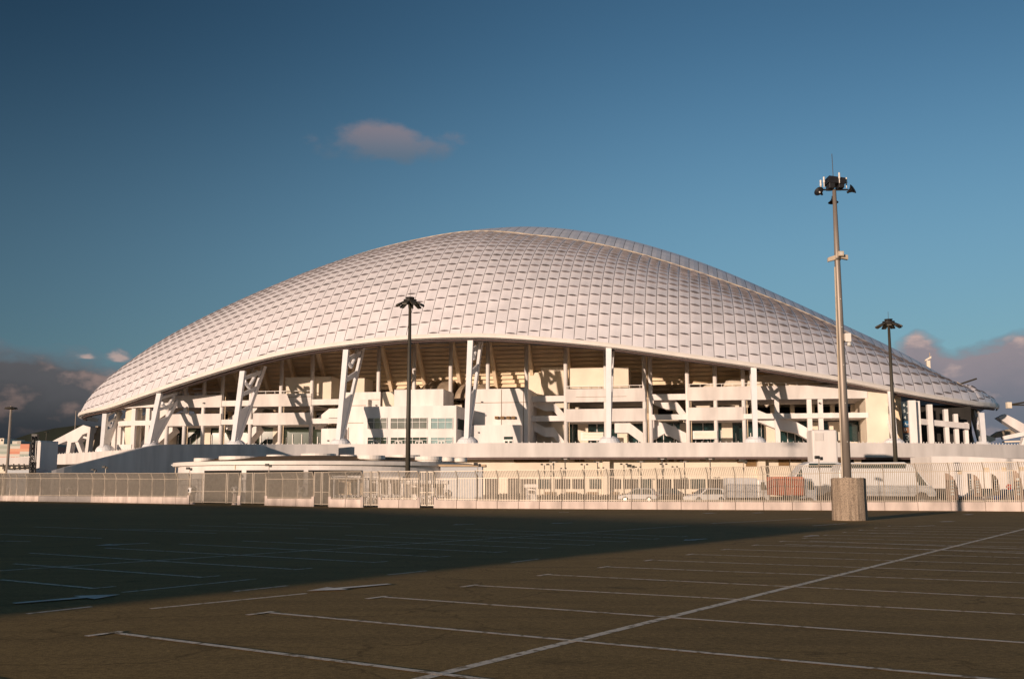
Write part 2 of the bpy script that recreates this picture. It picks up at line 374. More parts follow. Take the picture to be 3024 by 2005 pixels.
# far double row
f0, f1 = gnd(0, 1684), gnd(1500, 1583); df = (f1-f0).normalized()
strip(ln, f0-df*3, gnd(2030, 1552), .11, .004)
far = [(0, 1712, 280, 1738), (40, 1665, 600, 1705), (85, 1633, 880, 1682), (310, 1618, 1110, 1661), (530, 1606, 1300, 1645), (715, 1597, 1470, 1631),
       (870, 1588, 1605, 1619), (1020, 1580, 1735, 1610), (1150, 1574, 1840, 1600), (1265, 1566, 1930, 1592), (1375, 1562, 2015, 1585)]
for k, (x0, y0, x1, y1) in enumerate(far):
    a, b = gnd(x0, y0), gnd(x1, y1); strip(ln, a, b, .12, .008)
    strip(ln, b-df*.12, b+df*.40, .09, .012)
f2, f3 = gnd(60, 1600), gnd(1350, 1535)
for (x0, y0, x1, y1) in [(0, 1578, 300, 1590), (100, 1556, 640, 1575), (350, 1562, 780, 1570), (560, 1552, 910, 1562), (0, 1598, 90, 1600), (700, 1546, 1040, 1556), (880, 1541, 1150, 1550),
                         (2100, 1546, 2400, 1531), (2400, 1553, 2500, 1546), (2390, 1598, 3024, 1622), (2320, 1608, 3024, 1635), (2560, 1575, 2700, 1574), (2700, 1555, 2760, 1552), (2780, 1541, 2810, 1540)]:
    strip(ln, gnd(x0, y0), gnd(x1, y1), .15, .016)
tag(ln.build('lane_markings', 'paint'), kind='structure')
ar = MB()
def arrow(px0, py0, px1, py1, wd=.45):
    a, b = gnd(px0, py0, .02), gnd(px1, py1, .02); d = (b-a); n = Vector((-d.y, d.x, 0)).normalized()
    h = a+d*.36
    ar.add([a, h-n*wd, h-n*.10, b-n*.07, b+n*.07, h+n*.10, h+n*wd], [(0, 1, 2), (2, 3, 4, 5), (0, 2, 5), (0, 5, 6)])
arrow(905, 1744, 1150, 1723, .30); arrow(355, 1754, 40, 1780, .35); arrow(280, 1610, 440, 1603, .35)
arrow(1335, 1549, 1400, 1547, .3); arrow(1625, 1545, 1690, 1543, .3); arrow(2018, 1595, 2085, 1590, .25); arrow(2416, 1580, 2375, 1583, .25)
for (x, y, x2, y2) in [(1650, 1513, 1680, 1513), (2080, 1516, 2110, 1515), (2225, 1515, 2250, 1514), (2850, 1520, 2870, 1519), (2780, 1541, 2815, 1540)]:
    strip(ar, gnd(x, y), gnd(x2, y2), .35, .02)
tag(ar.build('arrow_markings', 'arrowpaint'), kind='structure')
# ------------------------------------------------------------------ hills
hl_ = MB(); pts = []
for i in range(81):
    a = -R(50)+R(100)*i/80; rr_ = 3000; z = 30+70*(.5+.5*math.sin(i*.35))*(.6+.4*math.sin(i*.9+1))+random.uniform(0, 6)
    if a < -R(18): z += 60
    pts.append((rr_*math.sin(a), rr_*math.cos(a), z))
for i in range(80):
    (x0, y0, z0), (x1, y1, z1) = pts[i], pts[i+1]
    hl_.add([(x0, y0, -1), (x1, y1, -1), (x1, y1, z1), (x0, y0, z0), (x0*1.2, y0*1.2, -1), (x1*1.2, y1*1.2, -1)], [(0, 1, 2, 3), (3, 2, 5, 4)])
tag(hl_.build('hills', 'green'), kind='structure')

# ================================================================== STADIUM
UC, HW = -43.5, 110.3
sil = [(233,1235),(259,1208),(318,1161),(437,1072),(555,992),(674,930),(792,874),(910,823),(1029,775),(1147,735),(1265,706),(1384,683),(1502,670),(1558,669),(1675,675.5),(1812,698),(1949,734),(2087,780),(2224,837),(2361,899),(2499,963),(2636,1026),(2773,1101),(2842,1143),(2911,1177),(2945,1190)]
low = [(233,1238),(318,1205),(437,1161),(555,1122),(674,1084),(792,1051),(910,1028),(1029,1013),(1147,1000),(1265,993),(1384,990),(1502,992),(1537,997),(1675,1007),(1812,1020),(1949,1040),(2087,1059),(2224,1077),(2361,1100),(2499,1122),(2636,1150),(2773,1177),(2911,1198),(2959,1204)]
silT = [ptw(x, y, 250) for x, y in sil]
def q_(u): return math.sqrt(max(0, 1-((u-UC)/HW)**2))
def wL(u): return 250-60*q_(u)
lowT = []
for x, y in low[1:-1]:
    w_ = 225. if x < 500 or x > 2700 else 200.
    for _ in range(200):
        u, z = ptw(x, y, w_); w_ = .5*w_+.5*wL(u)
    lowT.append((u, z))
lowT = [(UC-HW, 18.6)]+lowT+[(UC+HW, 19.0)]
def smooth(tab):
    def f(x):
        s = 0; n = 0
        for d in (-5, -2.5, 0, 2.5, 5): s += interp(tab, x+d); n += 1
        return s/n
    return f
zS_ = smooth(silT); zL_ = smooth(lowT)
def zL(u): return zL_(u)
def zS(u): return max(zS_(u), zL(u)+.4)
def wR(u): return 250-14*q_(u)
rib = [(1400,696),(1537,689),(1675,706),(1812,728),(1949,768),(2087,813),(2224,861),(2361,915),(2499,981),(2636,1050),(2773,1129),(2828,1160)]
ribT = []
for x, y in rib:
    w_ = 236.
    for _ in range(60):
        u, z = ptw(x, y, w_); w_ = .5*w_+.5*wR(u)
    ribT.append((u, z))
_rib = lambda u: interp(ribT, u)
def ribz(u): return sum(interp(ribT, max(ribT[0][0], min(ribT[-1][0], u+d))) for d in (-9, -6, -3, 0, 3, 6, 9))/7 if ribT[0][0]+4 < u < ribT[-1][0]-9 else interp(ribT, u)
def zR(u):
    if u > ribT[0][0]+14: return max(ribz(u) if u < ribT[-1][0] else zS(u)-1.2, zL(u)+.2)
    a = zS(u)-(zS(u)-H)/250*14*q_(u)-.25
    return a if u < ribT[0][0]-4 else a*(1-(u-ribT[0][0]+4)/18)+ribz(u)*((u-ribT[0][0]+4)/18)
def sect(u):    # cross-section polyline from rim to rib in (w, z), dense
    p0 = Vector((wL(u), zL(u))); p1 = Vector((wR(u), zR(u))); c = (p1-p0).length
    t0 = Vector((math.cos(R(58)), math.sin(R(58))))*c*1.15; t1 = Vector((math.cos(R(16)), math.sin(R(16))))*c*1.0
    out = []
    for i in range(41):
        t = i/40; h00 = 2*t**3-3*t*t+1; h10 = t**3-2*t*t+t; h01 = -2*t**3+3*t*t; h11 = t**3-t*t
        out.append(p0*h00+t0*h10+p1*h01+t1*h11)
    return out
def shell_z(u, w_):
    if abs(u-UC) > HW*.97: return 0
    p = sect(u)
    if w_ >= p[-1].x: return p[-1].y+.2*(w_-p[-1].x)
    if w_ <= p[0].x: return p[0].y
    for a, b in zip(p, p[1:]):
        if w_ <= b.x: return a.y+(b.y-a.y)*(w_-a.x)/(b.x-a.x+1e-9)
def arclen(p):
    s = [0]
    for a, b in zip(p, p[1:]): s.append(s[-1]+(b-a).length)
    return s
def at(p, s, x):
    if x <= 0: return p[0], (p[1]-p[0]).normalized()
    for i in range(len(p)-1):
        if x <= s[i+1]:
            f = (x-s[i])/(s[i+1]-s[i]+1e-9); return p[i].lerp(p[i+1], f), (p[i+1]-p[i]).normalized()
    return p[-1], (p[-1]-p[-2]).normalized()
stad = thing('stadium', L(UC, 215, 0), 'huge white arched stadium with a scaly panelled shell roof over open stands', 'stadium', rz=-PH)
shell = MB()
NC = 102; cw = 2*HW*.995/NC; phase = 0.
for c in range(NC):
    ua = UC-HW*.995+c*cw; ub = ua+cw; gap = .045
    um = (ua+ub)/2
    frac = c/NC
    phase += .04+.20*frac
    rows_h = 3.25
    grid = []
    for ui in (ua+gap, ua+cw*.25, um, ub-cw*.25, ub-gap):
        p = sect(ui); grid.append((ui, p, arclen(p)))
    Lm = grid[2][2][-1]
    # start rows
    st = -((-phase) % 1.0)*rows_h
    # base layer (seam colour), slightly behind
    sa, sb = sect(ua), sect(ub); la, lb = arclen(sa), arclen(sb)
    N = 14
    for i in range(N):
        q = []
        for (uu, pp, ss) in ((ua, sa, la), (ub, sb, lb)):
            for t in (i/N, (i+1)/N):
                pos, tg = at(pp, ss, t*ss[-1]); nrm = Vector((-tg.y, tg.x))
                q.append(L(uu, pos.x-nrm.x*.24, pos.y-nrm.y*.24))
        shell.add([q[0], q[2], q[3], q[1]], [(0, 1, 2, 3)], 1)
    s0 = st
    while s0 < Lm:
        s1 = s0+rows_h
        a0, a1 = max(s0, 0), min(s1, Lm)
        if a1-a0 > .25:
            kb = (.17+.17*frac)*min(1, (Lm/26)**1.5)
            hb = kb*(1-(a0-s0)/rows_h); ht = kb*(1-(a1-s0)/rows_h)
            bot = []; topv = []; base = []; dn = (.14+.08*frac)*min(1, (Lm/26)**1.5)
            for k, (uu, pp, ss) in enumerate(grid):
                sc = ss[-1]/Lm; v = 1-((k-2)/2)**2
                p0, t0 = at(pp, ss, a0*sc); n0 = Vector((-t0.y, t0.x)); p1, t1 = at(pp, ss, a1*sc); n1_ = Vector((-t1.y, t1.x))
                bot.append(L(uu, p0.x+n0.x*hb*v, p0.y+n0.y*hb*v)); base.append(L(uu, p0.x-n0.x*dn*v, p0.y-n0.y*dn*v)); topv.append(L(uu, p1.x+n1_.x*(ht-dn)*v, p1.y+n1_.y*(ht-dn)*v))
            shell.add(bot+topv, [(k, k+1, k+6, k+5) for k in range(4)], 0)
            if a0 > 0.05: shell.add(base+bot, [(k, k+1, k+6, k+5) for k in range(4)], 2)
        s0 = s1
    # upper shell beyond the rib: panels up to the crown, then over the back
    for (w0f, w1f) in ((0, .34), (.34, .68), (.68, 1.0)):
        rowa = []; rowb = []
        for uu in (ua+gap, um, ub-gap):
            v = 1 if uu == um else 0
            for f_, rw in ((w0f, rowa), (w1f, rowb)):
                w_ = wR(uu)+(250-wR(uu))*f_; z = zR(uu)+(zS(uu)-zR(uu))*(1-(1-f_)**1.15)
                rw.append(L(uu, w_, z+.05+.10*v*(1-f_)))
        shell.add(rowa+rowb, [(0, 1, 4, 3), (1, 2, 5, 4)], 3)
    for i_, (d0, h0, d1_, h1) in enumerate(((0, 0, 14, .4), (14, .4, 34, -6), (34, -6, 60, -22))):
        q = []
        for uu in (ua, ub):
            for d_, h_ in ((d0, h0), (d1_, h1)):
                qq = q_(uu); q.append(L(uu, 250+d_*qq, max(12, zS(uu)+h_*qq)))
        shell.add([q[0], q[2], q[3], q[1]], [(0, 1, 2, 3)], 3)
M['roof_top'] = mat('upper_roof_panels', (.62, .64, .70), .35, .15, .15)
shell.build('roof_shell', ['roof', 'roof_gap', 'roof_slit_shade', 'roof_top'], stad, smooth='first')
# soffit under the shell (inside face)
sf = MB()
N = 60
for i in range(N):
    ua = UC-HW*.985+i*(2*HW*.985)/N; ub = ua+(2*HW*.985)/N
    sa, sb = sect(ua), sect(ub)
    for j in range(0, 40, 5):
        q = []
        for uu, s_ in ((ua, sa), (ub, sb)):
            for jj in (j, j+5):
                tg = (s_[min(jj+1, 40)]-s_[max(jj-1, 0)]).normalized(); nr = Vector((tg.y, -tg.x))*.7
                q.append(L(uu, s_[jj].x+nr.x, s_[jj].y+nr.y))
        sf.add([q[0], q[2], q[3], q[1]], [(0, 1, 2, 3)])
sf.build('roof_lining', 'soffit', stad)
# rim tube (flattened fascia) and rib
def sweep(fn, u0, u1, n, prof):
    mb = MB(); vs_ = []; k = len(prof)
    for i in range(n+1):
        u = u0+(u1-u0)*i/n; w_, z = fn(u)
        vs_ += [L(u, w_+a, z+b) for a, b in prof]
    fs = [(i*k+j, (i+1)*k+j, (i+1)*k+(j+1) % k, i*k+(j+1) % k) for i in range(n) for j in range(k)]
    fs += [tuple(range(k)), tuple(n*k+j for j in range(k-1, -1, -1))]
    return mb.add(vs_, fs)
sweep(lambda u: (wL(u), zL(u)), UC-HW*.999, UC+HW*.999, 110, [(-.35, .42), (-.5, .1), (-.4, -.36), (1.0, -.5), (1.2, .5)]).build('roof_rim', 'rim', stad, smooth=False)
sweep(lambda u: (wL(u)+1.6, zL(u)-.62), UC-HW*.97, UC+HW*.97, 110, [(0, .2), (-.1, -.12), (1.2, -.2), (1.3, .2)]).build('rim_gutter', 'roof_gap', stad)
sweep(lambda u: (wR(u), zR(u)-.05), UC-HW*.97, UC+HW*.955, 110, [(-.26, .03), (-.16, .32), (.16, .32), (.26, .03)]).build('roof_rib', 'rib', stad)
for k in range(40):      # brackets along the rib
    pass
# truss chord beneath the rim
tr = MB(); pts = []
for i in range(91):
    u = UC-HW*.93+2*HW*.93*i/90; pts.append(L(u, wL(u)+5.5, zL(u)+.2))
tr.tube(pts, .30, 6)
for i in range(0, 90, 1):
    u = UC-HW*.93+2*HW*.93*i/90
    tr.tube([pts[i], L(u+1.2, wL(u+1.2)+1.2, zL(u+1.2)-.1)], .12, 4)
    if shell_z(u, wL(u)+9) > zL(u)+7: tr.tube([pts[i], L(u, wL(u)+9, zL(u)+5)], .14, 4)
tr.build('edge_truss', 'truss', stad)
# ---- upper bowl: stepped underside, raker beams
ust0, ust1 = UC-78, UC+78
st_ = MB()
rows = 15; z_, w_ = 35.5, 213.3
segs = 20
for i in range(rows):
    dz_, dw_ = .84, .62
    for s_ in range(segs):
        ua = ust0+(ust1-ust0)*s_/segs; ub = ust0+(ust1-ust0)*(s_+1)/segs
        if z_ < min(shell_z(ua, w_), shell_z(ub, w_))-2.2:
            st_.lbox(ua, ub, w_, w_+dw_+.3, z_-.30, z_, 0)
            st_.lbox(ua, ub, w_+.004, w_+.2, z_-dz_+.12, z_-.30, 0)
    z_ -= dz_; w_ += dw_
st_.build('stepped_stand', 'step', stad)
colpx = [499, 550, 604, 658, 743, 831, 922, 1018, 1118, 1223, 1331, 1441, 1555, 1671, 1789, 1903, 1921, 2030, 2112, 2195]
colu = [ptw(p, 1150, 212)[0] for p in colpx]
for i, u in enumerate(colu):
    if i == 16: continue
    r_ = MB(); topz = min(33.5, shell_z(u, 213.5)-2.5)
    f_ = (33.5-topz)
    r_.hexa([L(u-.35, 213+f_*1.4, topz-1.6), L(u+.35, 213+f_*1.4, topz-1.6), L(u+.35, 226, 17.2), L(u-.35, 226, 17.2), L(u-.35, 213+f_*1.4, topz-.3), L(u+.35, 213+f_*1.4, topz-.3), L(u+.35, 226, 19.2), L(u-.35, 226, 19.2)])
    r_.lbox(u-.35, u+.35, 225, 226.1, 8, 17.6)
    r_.build('raker_beam', 'step', stad)
# columns
ZG = 8.4
for i, u in enumerate(colu+[ptw(p, 1240, 212)[0] for p in (396, 438, 2295, 2391, 2424, 2493)]):
    c_ = MB(); top_ = zL(u)*1.10+1.5 if i < len(colu) else 18.7
    if i < len(colu): c_.tube([L(u, 211.9, 8), L(u, 211.9, min(top_, 34))], .43, 12)
    else: c_.lbox(u-.45, u+.45, 211.6, 212.5, 8, top_)
    c_.build('column', 'white', stad, smooth=i < len(colu))
# parapets and beams.  z levels: A 18.7-21.4, B 14.7-17.3 ; beams 19.3-20.0 / 14.9-15.7
solid = [(499, 658), (752, 922), (1671, 1906), (2030, 2560)]
for (a, b) in solid:
    ua, ub = ptw(a, 1200, 212)[0], ptw(b, 1200, 212)[0]
    p = MB(); p.lbox(ua, ub, 211.3, 211.9, 18.7, 21.4); p.lbox(ua, ub, 211.9, 226, 18.75, 19.0); p.build('upper_parapet', 'band', stad)
    if b < 2200: p = MB(); p.lbox(ua, ub, 211.3, 211.9, 14.7, 17.3); p.lbox(ua, ub, 211.9, 226, 14.75, 15.0); p.build('lower_parapet', 'band', stad)
ua, ub, uc2 = ptw(2030, 1200, 212)[0], ptw(2195, 1200, 212)[0], ptw(2562, 1200, 212)[0]
p = MB(); p.lbox(ua, ub, 211.3, 211.9, 14.7, 17.3); p.lbox(ua, ub, 211.9, 226, 14.75, 15.0); p.build('lower_parapet', 'band', stad)
p = MB(); p.lbox(ub, uc2, 211.2, 212.0, 14.9, 15.9); p.lbox(ub, uc2, 212, 226, 14.95, 15.2); p.build('cross_beam', 'white', stad)
for (a, b) in [(382, 499), (658, 752), (922, 1020), (1555, 1671), (1921, 2030)]:
    ua, ub = ptw(a, 1200, 212)[0], ptw(b, 1200, 212)[0]
    p = MB()
    if a != 382: p.lbox(ua, ub, 211.4, 212.1, 18.9, 20.1)
    p.lbox(ua, ub, 211.4, 212.1, 14.9, 16.0)
    if a == 382: p.lbox(ua, ub, 211.4, 212.2, 18.9, 21.2)
    p.build('cross_beam', 'white', stad)
    # stair flights in the open bays
    for (z0, z1) in ((9.0, 14.6), (14.8, 19.6)):
        s_ = MB(); m_ = (ua+ub)/2
        dirn = -1 if a < 1500 else 1
        xs = [ub, m_-1.2, m_+.6, ua] if dirn < 0 else [ua, m_-.6, m_+1.2, ub]
        zs = [z1, (z0+z1)/2+.9, (z0+z1)/2+.9, z0]
        if dirn < 0: xs = [ua, m_-.6, m_+1.2, ub]; zs = [z0, (z0+z1)/2, (z0+z1)/2, z1]
        for (x0, y0), (x1, y1) in zip(zip(xs, zs), zip(xs[1:], zs[1:])):
            s_.hexa([L(x0, 214, y0-.9), L(x1, 214, y1-.9), L(x1, 217.5, y1-.9), L(x0, 217.5, y0-.9), L(x0, 214, y0+1.1), L(x1, 214, y1+1.1), L(x1, 214.4, y1+1.1), L(x0, 214.4, y0+1.1)])
        s_.build('stair_flight', 'white', stad)
hr = 0
for (a, b) in [(499, 658), (752, 922), (1671, 1906), (2030, 2560)]:
    ua, ub = ptw(a, 1200, 212)[0], ptw(b, 1200, 212)[0]; mb = MB()
    mb.lbox(ua, ub, 211.5, 211.58, 21.95, 22.05); uu = ua+.5
    while uu < ub: mb.lbox(uu, uu+.08, 211.5, 211.6, 21.4, 21.95); uu += 2.1
    mb.build('hand_rail', 'frame', stad)
for i, u in enumerate(colu):
    if i % 2: mb = MB(); mb.tube([L(u+.62, 212.2, 8), L(u+.62, 212.2, 21)], .10, 6); mb.build('rain_pipe', 'step', stad)
# two extra flights in the right-hand bays (in front of the glazed wall)
for (pts_) in ([(1815, 1262), (1855, 1262), (1905, 1300)], [(1915, 1290), (1962, 1264), (2035, 1300)], [(2292, 1250), (2350, 1262), (2400, 1290)], [(2230, 1225), (2292, 1250), (2300, 1268)]):
    s_ = MB()
    for (x0, y0), (x1, y1) in zip(pts_, pts_[1:]):
        u0, z0 = ptw(x0, y0, 213.5); u1, z1 = ptw(x1, y1, 213.5)
        s_.hexa([L(u0, 213.5, z0-1.1), L(u1, 213.5, z1-1.1), L(u1, 216.5, z1-1.1), L(u0, 216.5, z0-1.1), L(u0, 213.5, z0+1.2), L(u1, 213.5, z1+1.2), L(u1, 213.9, z1+1.2), L(u0, 213.9, z0+1.2)])
    s_.build('stair_flight', 'white', stad)
# back walls
uaa, ubb = ptw(385, 1200, 212)[0], ptw(2562, 1200, 212)[0]
b_ = MB(); b_.lbox(uaa, ubb, 233, 233.5, 15.2, 18.7); b_.build('concourse_shade_wall', 'deep', stad)  # near-black wall: the concourse's inner shade put into its colour
b_ = MB(); b_.lbox(uaa, ubb, 221, 221.5, 8, 10.6); b_.build('inner_wall', 'cream', stad)
b_ = MB(); b_.lbox(uaa, ubb, 221.05, 221.4, 10.6, 14.75); b_.build('concourse_glazing', 'glass', stad)
uu = uaa+1
while uu < ubb:
    ml = MB(); ml.lbox(uu, uu+.14, 220.85, 221.04, 10.6, random.choice([12.6, 13.2, 14.7])); ml.build('mullion', 'frame', stad); uu += random.choice([1.5, 1.5, 2.2])
uu = uaa
while uu < ubb:     # cream wall piers between glazing
    if random.random() < .38: pw = MB(); pw.lbox(uu, uu+2.2, 220.6, 220.83, 8, 14.7); pw.build('inner_pier', 'cream', stad)
    uu += 4.3
b_ = MB(); b_.lbox(uaa, ubb, 226.5, 227, 15.2, 16.9)
for k in range(40): b_.lbox(uaa+k*4.1, uaa+k*4.1+.9, 226.5, 227.2, 15.2, 18.7)
b_.build('concourse_upstand', 'cream', stad)
# upper-level inner structures between parapet top and bowl
b_ = MB(); b_.lbox(UC-77, UC+77, 241, 241.5, 8, 34); b_.build('bowl_back_wall', 'cream', stad)
def blk(name, m, *args, bevel=0):
    b = MB(); b.fbox(*args); return b.build(name, m, stad, bevel=bevel)
blk('box_room', 'cream', 842, 1114, 918, 1171, 212.6, 9)
blk('box_room', 'cream', 922, 1112, 978, 1182, 214.2, 7)
blk('box_room', 'cream', 1050, 1117, 1076, 1160, 214, 6)
blk('box_room', 'cream', 1680, 1086, 1856, 1146, 212.6, 9)
blk('box_room', 'cream', 1597, 1084, 1671, 1167, 218.5, 6)
blk('deck_room', 'cream', 1858, 1108, 1905, 1143, 222, 6)
blk('vomitory_wall', 'cream', 1225, 1093, 1395, 1132, 228, 1)
# lit seating tiers glimpsed below the bowl
for (x0, x1, y0, y1, w0_) in [(1090, 1225, 1107, 1160, 226), (1412, 1560, 1105, 1150, 227), (1855, 2030, 1092, 1150, 228), (560, 720, 1120, 1168, 226)]:
    u0, z1 = ptw(x0, y0, w0_); u1, z0 = ptw(x1, y1, w0_); nn_ = max(3, int((z1-z0)/.62)); tier = MB()
    for k in range(nn_):
        zz = z0+(z1-z0)*k/nn_
        uu = u0
        while uu < u1:
            ln_ = random.uniform(1.5, 5.5)
            tier.lbox(uu, min(uu+ln_, u1), w0_+k*.5, w0_+k*.5+.8, zz, zz+.34); uu += ln_+random.uniform(.1, .9)
    tier.build('seating_tiers', 'cream', stad)
# barrel vaults on the deck behind the parapets
def vault(px0, px1, ytop, wf, m, r=3.7):
    u0, zt = ptw(px0, ytop, wf); u1, _ = ptw(px1, ytop, wf); v = MB(); vs_ = []; n = 14; k = 11
    for i in range(n+1):
        f_ = i/n; u = u0+(u1-u0)*f_; e = min(1, math.sqrt(max(0, 1-(1-min(f_*(u1-u0)/3.2, 1))**2)))
        for j in range(k):
            a = math.pi*j/(k-1); vs_.append(L(u, wf+3.5-r*math.cos(a)*(.75+.25*e), zt-r+r*math.sin(a)*(.35+.65*e)))
    fs = [(i*k+j, i*k+j+1, (i+1)*k+j+1, (i+1)*k+j) for i in range(n) for j in range(k-1)]+[tuple(range(k)), tuple(n*k+j for j in range(k-1, -1, -1))]
    v.add(vs_, fs); v.build('barrel_vault', m, stad, smooth=True)
vault(1172, 1224, 1134, 216, 'vault'); vault(1231, 1333, 1122, 216, 'vault', 4.2); vault(1340, 1378, 1125, 216, 'vault', 4.2); vault(1384, 1432, 1128, 216, 'vault', 4)
vault(2066, 2110, 1126, 214.5, 'cream', 3.2); vault(2128, 2190, 1109, 213.5, 'cream', 4.4)
v = MB()    # long sloping cream vault under the right-hand rim
pts_ = [(2200, 1108), (2290, 1107), (2360, 1116), (2415, 1129), (2436, 1142)]
for (x0, y0), (x1, y1) in zip(pts_, pts_[1:]):
    u0, z0 = ptw(x0, y0, 213.6); u1, z1 = ptw(x1, y1, 213.6)
    v.hexa([L(u0, 212.2, 21.0), L(u1, 212.2, 21.0), L(u1, 222, 21.0), L(u0, 222, 21.0), L(u0, 213.6, z0), L(u1, 213.6, z1), L(u1, 222, z1), L(u0, 222, z0)])
v.build('barrel_vault', 'cream', stad)
# right corner solid wall and beyond
blk('end_wall', 'cream', 2558, 1146, 2624, 1320, 211.4, 14)
b = MB(); b.fbox(2493, 1149, 2562, 1176, 211.2, 1.0); b.build('upper_parapet', 'band', stad)
blk('end_wall', 'step', 2624, 1160, 2664, 1320, 215, 2)
# left rounded corner
def curve_wall(name, m, uc_, wc, r, z0, z1, a0, a1, n=12, th=.6):
    b = MB(); vs_ = []
    for i in range(n+1):
        a = a0+(a1-a0)*i/n
        for rr2 in (r, r-th):
            for z in (z0, z1): vs_.append(L(uc_+rr2*math.cos(a), wc+rr2*math.sin(a), z))
    fs = []
    for i in range(n):
        o = i*4; p_ = o+4
        fs += [(o, p_, p_+1, o+1), (o+2, o+3, p_+3, p_+2), (o+1, p_+1, p_+3, o+3), (o, o+2, p_+2, p_)]
    fs += [(0, 1, 3, 2), (n*4, n*4+2, n*4+3, n*4+1)]
    b.add(vs_, fs); return b.build(name, m, stad)
uL = ptw(396, 1240, 212)[0]
for (z0, z1) in ((8, 10.8), (14.9, 16.0), (18.8, 21.2)): curve_wall('corner_band', 'white', uL, 217.5, 6.1, z0, z1, -math.pi/2, -math.pi)
curve_wall('corner_wall', 'cream', uL+1, 219.5, 6.5, 8, 19, -math.pi/2, -math.pi)
for (x0, x1) in ((330, 341), (346, 356), (362, 370), (407, 420)):
    b = MB(); b.fbox(x0, 1236 if x0 < 400 else 1226, x1, 1330, 218, .8); b.build('corner_post', 'white', stad)
blk('corner_room', 'cream', 400, 1228, 432, 1330, 216, 5); blk('corner_room', 'cream', 440, 1228, 497, 1330, 217, 5)
blk('corner_fascia', 'soffit', 395, 1175, 500, 1200, 214, 6)
# ---- centre pavilion
pav = MB(); pav.fbox(1005, 1158, 1122, 1340, 208.5, 12); pav.build('pavilion_wall', 'white', stad)
pav = MB(); pav.fbox(1020, 1180, 1085, 1340, 207.4, 2); pav.fbox(948, 1265, 1010, 1340, 206, 2.2); pav.build('pavilion_wall', 'white', stad)
for yy in (1197, 1248): blk('wall_joint', 'brownvent', 1028, yy, 1080, yy+1.3, 207.32, .07)
pb = MB(); pb.fbox(1164, 1150, 1309, 1205, 201, 9); pb.build('pavilion_upper_block', 'white', stad, bevel=0)
pb = MB(); pb.fbox(1130, 1157, 1166, 1200, 204.5, 3); pb.build('pavilion_upper_block', 'cream', stad)
pb = MB(); pb.fbox(1073, 1199, 1347, 1345, 198, 11); pvo = pb.build('glazed_pavilion', 'white', stad)
groups = [(1085, 1142, 3), (1153, 1261, 5), (1272, 1336, 3)]
for gi, (a, b2, n) in enumerate(groups):
    for (y0, y1, low_) in ((1234, 1266, 0), (1291, 1312, 1)):
        rb = MB(); rb.fbox(a, y0, b2, y1, 197.93, .06)
        wn_ = rb.build('window', 'glassb' if gi == 2 else ('glass' if low_ else 'glassg'), stad)
        fr = MB()
        for k in range(n+1):
            x = a+(b2-a)*k/n; fr.fbox(x-.55, y0-.5, x+.55, y1, 197.80, .12)
        for yy in (y0, y0+(y1-y0)*.38, y1): fr.fbox(a, yy-.5, b2, yy+.5, 197.78, .12)
        if low_:
            for k in range(1 if n == 3 else 2):
                xd = a+(b2-a)*((.5) if n == 3 else (.22+.56*k)); fr.fbox(xd-11, y0+11, xd+11, y0+13, 197.7, .12)
                for dx_ in (-10, 0, 10): fr.fbox(xd-1+dx_, y0+12, xd+1+dx_, y1+6, 197.7, .12)
        fr.build('window_frame', 'frame', stad)
u0 = ptw(1347, 1250, 198)[0]
sw = MB(); zz0, zz1 = ptw(1347, 1266, 198)[1], ptw(1347, 1234, 198)[1]
sw.lbox(u0+.01, u0+.07, 199.2, 206.5, zz0, zz1); sw.build('window', 'glass', stad)
# blank white block right of the central pylon
rw = MB(); rw.fbox(1398, 1148, 1559, 1340, 206.5, 14); rw.build('pavilion_wall', 'white', stad)
rw = MB(); rw.fbox(1388, 1255, 1537, 1340, 203.2, 3.3); rw.build('pavilion_wall', 'white', stad)
blk('window', 'glass', 1488, 1289, 1514, 1297, 203.1, .08); blk('door', 'frame', 1488, 1299, 1514, 1312, 203.05, .12)
for k in range(2): blk('door_glass', 'glass', 1491+k*13, 1302, 1499+k*13, 1310, 202.98, .05)
for xv in (1466, 1483, 1500, 1515): blk('ventilation_unit', 'brownvent', xv-5, 1229, xv+5, 1237, 205.7, .8)
blk('inner_wall', 'cream', 1560, 1100, 1632, 1330, 219, 4)
blk('inner_wall', 'cream', 1628, 1240, 1668, 1330, 216, 4)
blk('ventilation_screen', 'frame', 1715, 1276, 1782, 1300, 213, .5); blk('ventilation_screen', 'frame', 2046, 1272, 2118, 1296, 211, .6)
for (x0, x1) in ((1720, 1780), (2050, 2115)):
    lv = MB()
    for k in range(5): lv.fbox(x0, 1276+k*4, x1, 1277+k*4, 210.8 if x0 > 2000 else 212.8, .1)
    lv.build('screen_louvre', 'step', stad)
